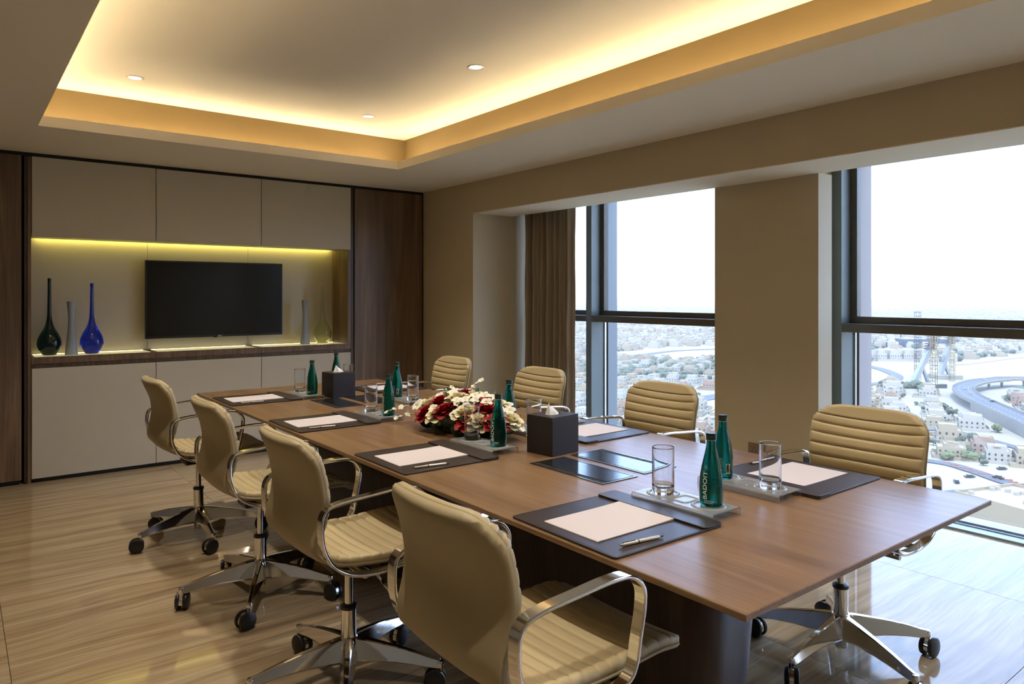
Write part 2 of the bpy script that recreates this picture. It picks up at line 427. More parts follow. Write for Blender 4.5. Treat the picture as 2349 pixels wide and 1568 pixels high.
# ------------------------------------------------------------------ curtain
b = NB(); cols = []
ny = 150
for i in range(ny + 1):
    t = i / ny; y = 5.385 - t * .735
    ph = t * 7.5 * 2 * math.pi
    amp = .036 + .014 * math.sin(t * 17)
    x = 4.36 + amp * math.sin(ph + .9 * math.sin(t * 11)) + .012 * math.sin(2.3 * ph)
    if t > .86: x += -.055 * (t - .86) / .14
    cols.append((x, y))
nz = 14
grid = []
for j in range(nz + 1):
    z = .01 + (2.40 - .01) * j / nz
    k = .75 + .35 * (1 - j / nz)
    grid.append([b.verts.new((4.36 + (x - 4.36) * k + .004 * math.sin(j * 1.3 + i * .11), y, z)) for i, (x, y) in enumerate(cols)])
for j in range(nz):
    for i in range(ny): b.faces.new((grid[j][i], grid[j][i + 1], grid[j + 1][i + 1], grid[j + 1][i]))
cur = tag(empty('curtain', (4.36, 5.02, 0)), 'taupe floor length curtain gathered at the far edge of the window', 'curtain')
o = obj('drape', b, M['curtain'], cur, smooth=True); o.location = (-4.36, -5.02, 0)
o.modifiers.new('th', 'SOLIDIFY').thickness = .003
t = NB(); box(t, 4.33, 4.36, 4.5, 5.40, 2.401, 2.418)
o = obj('track', t, M['trim_white'], cur); o.location = (-4.36, -5.02, 0)

# socket on pillar
s = tag(empty('wall_socket', (4.19, 2.755, .346)), 'small bronze socket plate low on the window pillar', 'socket')
obj('plate', box(NB(), -.008, 0, -.045, .045, -.045, .045, bev=.003), M['socket'], s)
t = NB()
for dy, dz in [(0, .014), (-.012, -.008), (.012, -.008)]: box(t, -.0092, -.0078, dy - .003, dy + .003, dz - .004, dz + .004)
obj('socket_hole', t, M['black'], s)
# ------------------------------------------------------------------ far cabinetry
b2 = NB(); box(b2, XL, XW, 6.64, 6.70, 0, 2.41); box(b2, XL, XW, 6.272, 6.6, 2.3835, 2.4095); box(b2, 3.7285, 3.7495, 6.272, 6.6, 0, 2.383)
WF = struct('trim_7', b2, M['dark_gap'])
JX = [.443, 1.272, 2.110, 2.951]
def cab(name, label, x, parts, cat='cabinet', group=None):
    e = tag(empty(name, (x, YF, 0)), label, cat, group); return e
up_l = ['upper cream wall cabinet above the dark and blue vases', 'middle upper cream wall cabinet above the television',
        'right upper cream wall cabinet beside the walnut panel']
lo_l = ['tall cream lower cabinet at the left end under the shelf', 'middle cream lower cabinet under the television',
        'right cream lower cabinet partly hidden by tissue box and bottles']
for k in range(3):
    a, b_ = JX[k], JX[k + 1]; g = .0022
    e = cab('upper_cabinet', up_l[k], (a + b_) / 2, None); h = (b_ - a) / 2
    obj('carcass', box(NB(), -h + .0005, h - .0005, .024, .300, 1.818, 2.378), M['dark_gap'], e)
    obj('door', box(NB(), -h + g, h - g, 0, .022, 1.800, 2.382, bev=.0015), M['cream_panel'], e)
    obj('bottom_panel', box(NB(), -h + .0005, h - .0005, .023, .310, 1.806, 1.8175), M['cream_panel'], e)
    e = cab('lower_cabinet', lo_l[k], (a + b_) / 2, None)
    obj('carcass', box(NB(), -h + .0005, h - .0005, .024, .44, .0, .838), M['dark_gap'], e)
    obj('door', box(NB(), -h + g, h - g, 0, .022, .032, .835, bev=.0015), M['cream_panel'], e)
# shelf: walnut ledge in three lengths, each framing a backlit glass inset
sh_l = ['walnut shelf section under the dark and blue vases, with backlit glass inset', 'walnut shelf section under the television with backlit glass inset',
        'walnut shelf section under the small grey and clear vases with backlit glass inset']
for k in range(3):
    a, b_ = JX[k] + .001, JX[k + 1] - .001; h = (b_ - a) / 2
    e = tag(empty('display_shelf', ((a + b_) / 2, YF, 0)), sh_l[k], 'shelf', 'walnut shelf sections along the niche')
    t = NB(); box(t, -h, h, -.001, .028, .868, .916, bev=.0015); box(t, -h, -h + .022, .028, .36, .868, .916); box(t, h - .022, h, .028, .36, .868, .916)
    box(t, -h, h, .345, .36, .868, .916)
    obj('frame', t, M['walnut_h'], e)
    obj('glass_inset', box(NB(), -h + .022, h - .022, .040, .345, .895, .9145), M['lit_glass'], e); obj('front_edge', box(NB(), -h + .022, h - .022, .028, .040, .868, .916), M['walnut_h'], e)
    obj('shadow_rail', box(NB(), -h, h, .02, .36, .839, .868), M['walnut_h'], e)
    t = NB(); box(t, -h + .03, h - .03, .338, .343, .9146, .9165)
    obj('light_line', t, M['led_yellow2'], e)
# niche back wall of three panels, side cheeks
for a, b_ in [(.443, 1.276), (1.279, 2.108), (2.111, 2.93)]:
    obj('niche_panel', box(NB(), a, b_, 6.615, 6.635, .9, 1.845), M['cream_panel'], WF)
obj('niche_cheek', box(NB(), -.028, 0, -.18, .170, .9165, 1.8055), M['walnut'], WF, loc=(2.950, 6.44, 0))
obj('niche_cheek', box(NB(), -.022, -.001, -.175, .170, .0, 2.38), M['walnut'], WF, loc=(.443, 6.44, 0))
# led under the upper cabinets
led('led_strip', .46, 2.92, 6.575, 6.605, 1.832, 'led_yellow', 'yellow light strip along the top of the niche behind the television', 'dark_gap')
# tall walnut panels
def tallpanel(x0, x1, label, zb=.035):
    h = (x1 - x0) / 2
    e = obj('walnut_panel', box(NB(), -h, h, 0, .024, zb, 2.382, bev=.0015), M['walnut'], WF, loc=((x0 + x1) / 2, YF, 0))
    obj('backing', box(NB(), -h + .01, h - .01, .025, .38, 0, 2.38), M['dark_gap'], e)
tallpanel(2.990, 3.728, 'tall walnut wall panel in the corner beside the window wall')
tallpanel(-.62, .383, 'tall walnut wall panel at the left edge beside the cream cabinets')
tallpanel(-1.64, -.625, 'tall walnut wall panel further left, out of view')
tallpanel(XL + .005, -1.645, 'tall walnut wall panel at the left corner, out of view')
obj('upright', box(NB(), -.0185, .010, .010, .36, 0, 2.38), M['base_wood'], WF, loc=(2.97, YF, 0))
obj('upright', box(NB(), -.020, -.003, .012, .36, 0, 2.38), M['base_wood'], WF, loc=(.42, YF, 0))

# ------------------------------------------------------------------ television
tv = tag(empty('television', (1.822, 6.53, 1.335)), 'black flat wall mounted television in the niche', 'television')
obj('housing', box(NB(), -.575, .575, 0, .035, -.327, .327, bev=.004), M['tv_frame'], tv)
obj('screen', box(NB(), -.563, .563, -.0012, .001, -.308, .316), M['screen'], tv)
obj('wall_bracket', box(NB(), -.2, .2, .035, .085, -.15, .15), M['tv_frame'], tv)
obj('sensor_bump', box(NB(), -.035, -.005, .002, .015, -.333, -.326, bev=.002), M['tv_frame'], tv)
t = NB(); tm = text_mesh('LG', .015); merge(t, tm, 0, Matrix.Translation((.017, -.0018, -.3175)) @ Matrix.Rotation(R(90), 4, 'X'))
lathe(tm := NB(), [(0, 0), (.0055, 0), (.0055, .0006), (0, .0006)], 16)
merge(t, tm, 0, Matrix.Translation((.009, -.0014, -.3175)) @ Matrix.Rotation(R(90), 4, 'X'))
obj('logo', t, M['print_white'], tv)

# ------------------------------------------------------------------ vases
def bottle_vase(x, y, h, r, m, label, inner=False):
    pr = [(0, 0), (r * .45, 0), (r * .62, .012), (r * .9, .05), (r, r * 1.0), (r * .93, r * 1.5), (r * .72, r * 2.0), (r * .48, r * 2.45), (r * .30, r * 2.95), (r * .20, r * 3.5), (.0135, r * 4.3), (.0115, h - .04), (.0125, h)]
    pts = spline([(a, 0, c) for a, c in pr], 5)
    pf = [(max(p.x, 0), p.z) for p in pts]; pf[0] = (0, 0)
    b = NB()
    if inner:
        ii = [(max(a - .0035, .0), c + .004) for a, c in pf[::-1] if c > .01 and a > .006]
        lathe(b, pf + [(pf[-1][0] - .003, h)] + [(a, min(c, h - .002)) for a, c in ii] + [(0, .016)], 48)
    else:
        lathe(b, pf + [(.009, h), (.008, h - .03), (0, h - .03)], 48)
    o = obj('bottle_vase', b, m, smooth=True, angle=50, loc=(x, y, .9147)); tag(o, label, 'vase'); return o
bottle_vase(.572, 6.47, .585, .082, M['dark_glass'], 'dark teal glass vase with round belly and long thin neck')
bottle_vase(.850, 6.445, .55, .083, M['blue_glass'], 'cobalt blue glass vase with round belly and long thin neck')
bottle_vase(2.753, 6.455, .545, .083, M['pale_glass'], 'clear olive tinted glass bottle vase beside the walnut niche side', inner=True)
def hour(x, y, label):
    pr = [(0, 0), (.042, 0), (.0435, .004), (.036, .08), (.0265, .17), (.0215, .25), (.0225, .31), (.0285, .37), (.0315, .402), (.029, .402), (.019, .32), (.019, .25), (0, .24)]
    pts = spline([(a, 0, c) for a, c in pr], 4)
    b = NB(); lathe(b, [(max(p.x, 0), p.z) for p in pts], 40)
    tag(obj('hourglass_vase', b, M['vase_grey'], smooth=True, angle=50, loc=(x, y, .9147)), label, 'vase')
hour(.708, 6.40, 'blue grey waisted vase between the dark vase and blue vase')
hour(2.585, 6.46, 'blue grey waisted vase right of the television')

# ------------------------------------------------------------------ table
TX0, TX1, TY0, TY1, TZ = 1.233, 2.517, .829, 4.885, .74
TCX, TCY = (TX0 + TX1) / 2, (TY0 + TY1) / 2
tb = tag(empty('conference_table', (TCX, TCY, 0)), 'long walnut conference table with thin knife edge top', 'table')
b = NB(); hx, hy = (TX1 - TX0) / 2, (TY1 - TY0) / 2
rings = []
for ins, z in [(.002, TZ), (0, TZ - .002), (0, TZ - .014), (.002, TZ - .016), (.11, TZ - .036)]:
    rings.append([b.verts.new((s * (hx - ins), q * (hy - ins), z)) for s, q in [(-1, -1), (1, -1), (1, 1), (-1, 1)]])
b.faces.new(rings[0]); b.faces.new(rings[-1][::-1])
for A, B in zip(rings, rings[1:]):
    for k in range(4): b.faces.new((A[k], A[(k + 1) % 4], B[(k + 1) % 4], B[k]))
obj('tabletop', b, M['table_wood'], tb)
def pedestal(y0, y1):
    b = NB(); R_ = []
    for z, ins in [(0, .05), (.02, .05), (TZ - .036, .0)]:
        R_.append([b.verts.new((x - TCX, y - TCY, z)) for x, y in rrect(1.66 + ins, 2.09 - ins, y0 + ins, y1 - ins, .16 - ins * .5, 8)])
    b.faces.new(R_[0][::-1]); b.faces.new(R_[-1]); n = len(R_[0])
    for A, B in zip(R_, R_[1:]):
        for k in range(n): b.faces.new((A[k], A[(k + 1) % n], B[(k + 1) % n], B[k])).smooth = True
    obj('pedestal', b, M['base_wood'], tb)
pedestal(1.27, 2.36); pedestal(2.86, 4.50)

# cable hatches let into the top
def hatch(x0, x1, y0, y1, label, slot_side):
    cx, cy = (x0 + x1) / 2, (y0 + y1) / 2; hx, hy = (x1 - x0) / 2, (y1 - y0) / 2
    e = tag(empty('cable_hatch', (cx, cy, TZ)), label, 'table socket')
    f = NB(); w = .009
    for a, b_, c, d in [(-hx, hx, -hy, -hy + w), (-hx, hx, hy - w, hy), (-hx, -hx + w, -hy + w, hy - w), (hx - w, hx, -hy + w, hy - w)]: box(f, a, b_, c, d, .0002, .0026)
    obj('bezel', f, M['hatch_metal'], e)
    obj('well', box(NB(), -hx + w, hx - w, -hy + w, hy - w, .0002, .0008), M['dark_gap'], e)
    s = slot_side; lx0, lx1 = (-hx + w + .024, hx - w - .004) if s < 0 else (-hx + w + .004, hx - w - .024)
    obj('lid', box(NB(), lx0, lx1, -hy + w + .004, hy - w - .004, .001, .0026, bev=.0006), M['hatch_lid'], e)
    q = NB(); sxx = -hx + w + .011 if s < 0 else hx - w - .011
    for k in range(34):
        yy = -hy + .03 + (2 * hy - .06) * k / 33 + rnd.uniform(-.003, .003)
        box(q, sxx - .007, sxx + .007, yy, yy + .0025, .0008, .0016 + .0006 * rnd.random())
    obj('brush_strip', q, M['black'], e)
M['hatch_metal'] = mat('hatch_bezel', (.10, .10, .11), .22, metal=.8)
M['hatch_lid'] = mat('hatch_lid_black', (.013, .013, .014), .14, spec=.6)
hatch(1.700, 1.872, 1.690, 2.072, 'black flush cable hatch in the table, nearer one left of centre', -1)
hatch(1.918, 2.090, 1.700, 2.082, 'black flush cable hatch reflecting the window beside the near tissue box', 1)
hatch(1.680, 1.852, 3.750, 4.125, 'black flush cable hatch in front of the far tissue box', -1)
hatch(1.898, 2.070, 3.760, 4.135, 'black flush cable hatch behind the second glass from the left', 1)

# ------------------------------------------------------------------ office chair
P0 = [(-.276, 0, .920), (-.251, 0, .858), (-.212, 0, .778), (-.194, 0, .715), (-.202, 0, .655), (-.218, 0, .600), (-.210, 0, .555), (-.170, 0, .524), (-.112, 0, .504), (0, 0, .491),
      (.10, 0, .488), (.20, 0, .493), (.27, 0, .495), (.325, 0, .488), (.368, 0, .468), (.392, 0, .440)]
PR, PL = resample(spline(P0, 12), 400)
def prof(s):
    f = min(max(s / PL, 0), 1) * 400; i = min(int(f), 399); p = PR[i].lerp(PR[i + 1], f - i)
    t = (PR[min(i + 3, 400)] - PR[max(i - 2, 0)]).normalized(); return p, Vector((-t.z, 0, t.x))
HW = .228; CR = .095; PITCH = .0405; NCH = int(PL / PITCH)
S0 = .062                                     # plain head band above the first groove
def send(y):                                  # distance cut from the top end and front end at lateral y
    a = abs(y); c = .020 * (y / HW) ** 2
    if a > HW - CR: c += CR - math.sqrt(max(CR * CR - (a - (HW - CR)) ** 2, 0))
    return c
def curl(s, y):
    k = min(max((s - .03) / .22, 0), 1); k = k * k * (3 - 2 * k)
    return ((1 - k) * .040 + k * .010) * (abs(y) / HW) ** 2.2
def point(s, y, off):
    p, n = prof(s); q = p + n * (off + curl(s, y)); return (q.x, y, q.z)
def halfw(s):
    return 1.0 - .05 * math.exp(-((s - .36) / .12) ** 2)
def pad_mesh(bm, sa, sb, thick, chan, ra, rb, back=False, W=HW, sgn=1):
    """closed cushion between profile lengths sa and sb; ra/rb rounding at each end (None = outline end)"""
    S = [sa + (sb - sa) * k / 40 for k in range(41)] if not chan else []
    if chan:
        S = [sa, sb, PL - .045, PL - .03, PL - .018, PL - .008] + [S0 * k / 10 for k in range(10)]
        for k in range(0, NCH + 1): S += [S0 + PITCH * (k + t) for t in (0, .035, .08, .16, .32, .5, .68, .84, .92, .965)]
        S = sorted(set(round(q_, 6) for q_ in S if sa <= q_ <= sb))
    ns = len(S) - 1
    top, bot = [], []
    vs = [-1, -.985, -.96, -.92, -.86, -.78] + [-.7 + 1.4 * k / 14 for k in range(15)] + [.78, .86, .92, .96, .985, 1]
    for v in vs:
        y0 = v * W; A = sa + (send(v * HW) if ra is None else 0); B = sb - (send(v * HW) if rb is None else 0)
        tc_, bc = [], []
        for i in range(ns + 1):
            s = min(max(S[i], A), B); y = y0 * halfw(s)
            eu = min(s - A, .03) if True else .03; ev = min(B - s, .03); ey = (W - abs(y0))
            def rr(d, r): return math.sqrt(max(1 - (1 - min(d / r, 1)) ** 2, 0))
            e = rr(ey, .016) * rr(s - A, .014 if ra is None else .005) * rr(B - s, .014 if rb is None else .005)
            t = thick
            if chan:
                ph = (s - S0) / PITCH
                am = .25 + .75 * min(ey / .05, 1)
                if ph > 0: t = thick - .0095 * am * (1 - abs(math.sin(math.pi * ph))) ** 3.2
                if s > PL - .10: t = thick - .006
            tc_.append(bm.verts.new(point(s, y, sgn * t * e)))
            bc.append(bm.verts.new(point(s, y, 0)) if 0 < e else tc_[-1])
        top.append(tc_); bot.append(bc)
    def q(a, b, c, d):
        l = []
        for v in (a, b, c, d):
            if v not in l: l.append(v)
        if len(l) > 2:
            try: bm.faces.new(l).smooth = True
            except ValueError: pass
    for j in range(len(vs) - 1):
        for i in range(ns):
            q(top[j][i], top[j][i + 1], top[j + 1][i + 1], top[j + 1][i])
            q(bot[j][i], bot[j + 1][i], bot[j + 1][i + 1], bot[j][i + 1])
    bmesh.ops.remove_doubles(bm, verts=bm.verts, dist=1e-5)
    return bm
SPLIT = S0 + PITCH * 10
def band(bm, pts, wy, th, y, closed=True, n=8):
    """flat bar swept along points (x,z) in a plane of constant y; rounded section"""
    P = [Vector((p[0], 0, p[1])) for p in pts]; m = len(P); rings = []
    sec = [(wy / 2, th * .18), (wy / 2 * .86, th / 2), (-wy / 2 * .86, th / 2), (-wy / 2, th * .18), (-wy / 2, -th * .18), (-wy / 2 * .86, -th / 2), (wy / 2 * .86, -th / 2), (wy / 2, -th * .18)]
    for i, p in enumerate(P):
        a = P[(i - 1) % m] if closed or i else p; b = P[(i + 1) % m] if closed or i < m - 1 else p
        t = (b - a).normalized(); nn = Vector((-t.z, 0, t.x))
        rings.append([bm.verts.new(Vector((p.x, y + u, p.z)) + nn * w) for u, w in sec])
    for i in range(m if closed else m - 1):
        A, B = rings[i], rings[(i + 1) % m]
        for k in range(8): bm.faces.new((A[k], A[(k + 1) % 8], B[(k + 1) % 8], B[k]))
    if not closed: bm.faces.new(rings[0]); bm.faces.new(rings[-1])
    return bm
def make_chair(phase=0.):
    root = empty('office_chair')
    b = pad_mesh(NB(), 0.0, SPLIT, .024, True, None, .005); o = obj('backrest_cushion', b, M['leather'], root)
    b = pad_mesh(NB(), SPLIT, PL, .024, True, .005, None); o = obj('seat_cushion', b, M['leather'], root)
    b = pad_mesh(NB(), -.0, PL, .014, False, None, None, W=HW + .004, sgn=-1); obj('shell', b, M['leather_back'], root)
    AP = [(-.212, .655), (-.202, .698), (-.160, .718), (-.04, .728), (.06, .734), (.122, .727), (.158, .692), (.160, .645), (.146, .580), (.134, .525), (.105, .491), (.02, .477), (-.08, .482), (-.138, .502), (-.182, .540), (-.207, .595)]
    pts = [(p.x, p.z) for p in spline([(x, 0, z) for x, z in AP], 6, closed=True)]
    for s in (-1, 1):
        b = NB(); band(b, pts, .034, .011, s * .255)
        obj('armrest', b, M['chrome'], root, smooth=True, angle=35)
    b = NB()
    for x in (-.06, .09): tube(b, [(x, -.255, .472), (x, .255, .472)], .010, 10)
    obj('seat_frame', b, M['chrome'], root, smooth=True, angle=35)
    b = NB(); box(b, -.085, .10, -.06, .06, .420, .462, bev=.008); box(b, -.08, .13, -.10, .10, .461, .474, bev=.002)
    obj('tilt_mechanism', b, M['black'], root)
    b = NB(); tube(b, [(.03, -.05, .425), (.04, -.11, .420), (.045, -.165, .402)], .004, 8); tube(b, [(.045, -.165, .402), (.05, -.215, .382)], .0065, 10)
    obj('height_lever', b, M['chrome2'], root)
    b = NB(); lathe(b, [(0, .26), (.0145, .26), (.0145, .405), (.021, .412), (.021, .44), (0, .44)], 24)
    obj('gas_column', b, M['chrome'], root, smooth=True, angle=40)
    b = NB(); lathe(b, [(.0255, .265), (.029, .267), (.029, .278), (.022, .282), (.0145, .282)], 24)
    obj('collar', b, M['black'], root, smooth=True, angle=40)
    b = NB(); lathe(b, [(0, .045), (.022, .045), (.024, .055), (.0265, .10), (.0265, .27), (0, .27)], 24)
    lathe(b, [(.0265, .085), (.036, .09), (.038, .115), (.036, .155), (.030, .168), (.0265, .170)], 24)
    obj('column_sleeve', b, M['chrome'], root, smooth=True, angle=40)
    # one star leg along +X
    lb = NB(); rg = []
    for r, hw, zt, zb in [(.018, .030, .168, .086), (.05, .029, .165, .087), (.10, .026, .157, .091), (.17, .0215, .144, .092), (.24, .018, .128, .087), (.30, .0155, .111, .079), (.330, .0145, .104, .077)]:
        rg.append([lb.verts.new((r, u * hw, zb + (zt - zb) * v)) for u, v in [(-.34, 1), (.34, 1), (.50, .95), (1, .10), (.9, 0), (-.9, 0), (-1, .10), (-.50, .95)]])
    for A, B in zip(rg, rg[1:]):
        for k in range(8): lb.faces.new((A[k], A[(k + 1) % 8], B[(k + 1) % 8], B[k]))
    lb.faces.new(rg[0]); lb.faces.new(rg[-1])
    lathe(lb, [(0, .068), (.0085, .068), (.0085, .07), (.012, .078), (.0125, .099), (.011, .102), (0, .103)], 16, c=(.330, 0, 0))
    leg = None
    cb = NB(); lathe(cb, [(0, -.0085), (.031, -.0085), (.036, -.006), (.0375, -.001), (.0365, .006), (.032, .0085), (0, .0085)], 28)
    bmesh.ops.rotate(cb, verts=cb.verts, matrix=Matrix.Rotation(R(90), 3, 'X'))
    hb = NB(); lathe(hb, [(0, .060), (.010, .060), (.010, .072), (0, .072)], 14)
    arc = [(-.018 + .0 + .0300 * math.cos(t), .0375 + .0300 * math.sin(t)) for t in [R(a) for a in range(-20, 201, 20)]]
    band(hb, arc, .017, .004, 0, closed=False); tube(hb, [(-.018, -.022, .0375), (-.018, .022, .0375)], .006, 10); box(hb, -.022, .010, -.007, .007, .050, .064, bev=.002)
    for k in range(5):
        a = 2 * math.pi * k / 5 + phase
        if leg is None:
            leg = obj('star_leg', lb, M['chrome'], root, smooth=True, angle=30); l = leg
            hood = obj('caster', hb, M['chrome2'], root, smooth=True, angle=35); c = hood
            w1 = obj('wheel', cb, M['black'], hood, smooth=True, angle=40); w1.location = (-.018, .0165, .0375)
            w2 = w1.copy(); COL.objects.link(w2); w2.location = (-.018, -.0165, .0375)
        else:
            l = leg.copy(); COL.objects.link(l); c = copy_tree(hood, root)
        l.rotation_euler = (0, 0, a)
        c.location = (.330 * math.cos(a), .330 * math.sin(a), 0); c.rotation_euler = (0, 0, a + [2.1, .6, -1.0, 2.9, -.3][k])
    return root
proto = make_chair()
CH = [(1.100, 1.385, 0, 20, 'cream leather swivel chair nearest the camera, its back and arm cut by the bottom edge'),
      (1.100, 2.350, 0, 27, 'cream leather swivel chair second from the camera on the cabinet side'),
      (1.105, 3.290, 0, 28, 'cream leather swivel chair third from the camera on the cabinet side'),
      (1.100, 4.320, 2, 52, 'cream leather swivel chair at the far left, by the cream lower cabinets'),
      (2.645, 1.370, 180, 35, 'cream ribbed leather chair at the near right against the wide window'),
      (2.650, 2.420, 180, 10, 'cream ribbed leather chair in front of the tall window left of the pillar'),
      (2.650, 3.385, 180, 44, 'cream ribbed leather chair in front of the taupe curtain'),
      (2.650, 4.375, 180, 60, 'cream ribbed leather chair in the far corner against the beige wall')]
for i, (x, y, rz, ph, lab) in enumerate(CH):
    c = proto if i == 0 else copy_tree(proto)
    c.location = (x, y, 0); c.rotation_euler = (0, 0, R(rz))
    tag(c, lab, 'chair', 'swivel chairs around the conference table')
    if rz > 90:
        for ch in list(c.children):
            if ch.name.startswith('height_lever'): bpy.data.objects.remove(ch)
    k = 0; j = 0
    for ch in c.children:
        n = ch.name.split('.')[0]
        if n == 'star_leg': ch.rotation_euler = (0, 0, R(ph - rz) + 2 * math.pi * k / 5); k += 1
        if n == 'caster':
            a = R(ph - rz) + 2 * math.pi * j / 5; ch.location = (.330 * math.cos(a), .330 * math.sin(a), 0)
            ch.rotation_euler = (0, 0, a + rnd.uniform(-3, 3)); j += 1

# ------------------------------------------------------------------ writing sets on the table
LEFT = [1.392, 2.405, 3.375, 4.375]; ROW = ['nearest', 'second', 'third', 'farthest']
def make_pad():
    e = empty('desk_pad')                       # local +X points to the table centre
    b = NB(); polybox(b, rrect(-.2075, .2075, -.205, .205, .012), 0, .006, bev=.0015); obj('base', b, M['pad'], e)
    b = NB(); polybox(b, rrect(.128, .2075, -.2065, .2065, .012), .0062, .0118, bev=.002); obj('flap', b, M['pad'], e)
    b = NB()
    for a in (-.2, .2): box(b, -.195, .12, a - .0005, a + .0005, .0059, .0063)
    box(b, -.2005, -.1995, -.2, .2, .0059, .0063)
    obj('stitching', b, M['box'], e)
    return e
def make_paper():
    b = NB(); nx, ny = 14, 10; g = {}
    for k, (z0, lift) in enumerate([(.0, .0), (.0016, .004)]):
        for i in range(nx + 1):
            for j in range(ny + 1):
                u, v = i / nx, j / ny
                z = z0 + .0004 + lift * max(u - .55, 0) ** 2 * 3 + lift * .4 * max(.3 - v, 0)
                g[k, i, j] = b.verts.new((-.148 + .296 * u + .002 * k, -.105 + .21 * v, z))
        for i in range(nx):
            for j in range(ny): b.faces.new((g[k, i, j], g[k, i + 1, j], g[k, i + 1, j + 1], g[k, i, j + 1]))
    per = [(i, 0) for i in range(nx)] + [(nx, j) for j in range(ny)] + [(i, ny) for i in range(nx, 0, -1)] + [(0, j) for j in range(ny, 0, -1)]
    for a, c in zip(per, per[1:] + per[:1]): b.faces.new((g[0, a[0], a[1]], g[0, c[0], c[1]], g[1, c[0], c[1]], g[1, a[0], a[1]]))
    return b
def make_pen():
    e = empty('pen')
    def tube_x(pr):
        b = NB(); lathe(b, pr, 16); bmesh.ops.rotate(b, verts=b.verts, matrix=Matrix.Rotation(R(90), 3, 'Y')); bmesh.ops.translate(b, verts=b.verts, vec=(0, 0, .0045)); return b
    obj('barrel', tube_x([(0, -.066), (.0032, -.066), (.0042, -.062), (.0045, -.02), (.0042, .05), (.0035, .056), (0, .056)]), M['pen'], e, smooth=True, angle=40)
    obj('tip', tube_x([(.0033, .056), (.0022, .066), (.0008, .070), (0, .0702)]), M['black'], e, smooth=True, angle=40)
    obj('ring', tube_x([(.0044, -.017), (.0049, -.016), (.0049, -.014), (.0044, -.013)]), M['black'], e)
    obj('button', tube_x([(0, -.073), (.0024, -.073), (.0026, -.066), (0, -.066)]), M['chrome'], e, smooth=True, angle=40)
    b = NB(); box(b, -.064, -.024, -.0013, .0013, .0092, .0104); box(b, -.064, -.061, -.0013, .0013, .006, .0104); obj('clip', b, M['black'], e)
    return e
pad0, pen0 = make_pad(), make_pen()
paper0 = obj('writing_paper', make_paper(), M['paper'], smooth=True, angle=30)
first = True
for side in (0, 1):
    for k in range(4):
        x, rz = (1.449, 0) if side == 0 else (2.305, 180)
        y = LEFT[k] - (.03 if side else 0) + (0 if side == 0 else [.0, .02, 0, .0][k])
        sn = ['on the cabinet side', 'on the window side'][side]
        p = pad0 if first else copy_tree(pad0); p.location = (x, y, TZ); p.rotation_euler = (0, 0, R(rz + rnd.uniform(-1, 1)))
        tag(p, 'dark brown leather desk pad %s, %s from the camera' % (sn, ROW[k]), 'desk pad', 'leather desk pads on the table')
        q = paper0 if first else paper0.copy()
        if not first: COL.objects.link(q)
        s = 1 if side == 0 else -1
        q.location = (x - s * .018, y + s * .004, TZ + .0062); q.rotation_euler = (0, 0, R(rz + rnd.uniform(-1.5, 1.5)))
        tag(q, 'white paper sheets on the pad %s, %s from the camera' % (sn, ROW[k]), 'paper', 'paper sheets on the desk pads')
        q = pen0 if first else copy_tree(pen0)
        q.location = (x - s * .075, y - s * .198 + s * .0, TZ + .0061) if True else None
        q.location.y = y - s * .168
        q.rotation_euler = (0, 0, R((-8 if side == 0 else 172) + rnd.uniform(-3, 3)))
        tag(q, 'silver ballpoint pen on the pad %s, %s from the camera' % (sn, ROW[k]), 'pen', 'pens on the desk pads')
        first = False

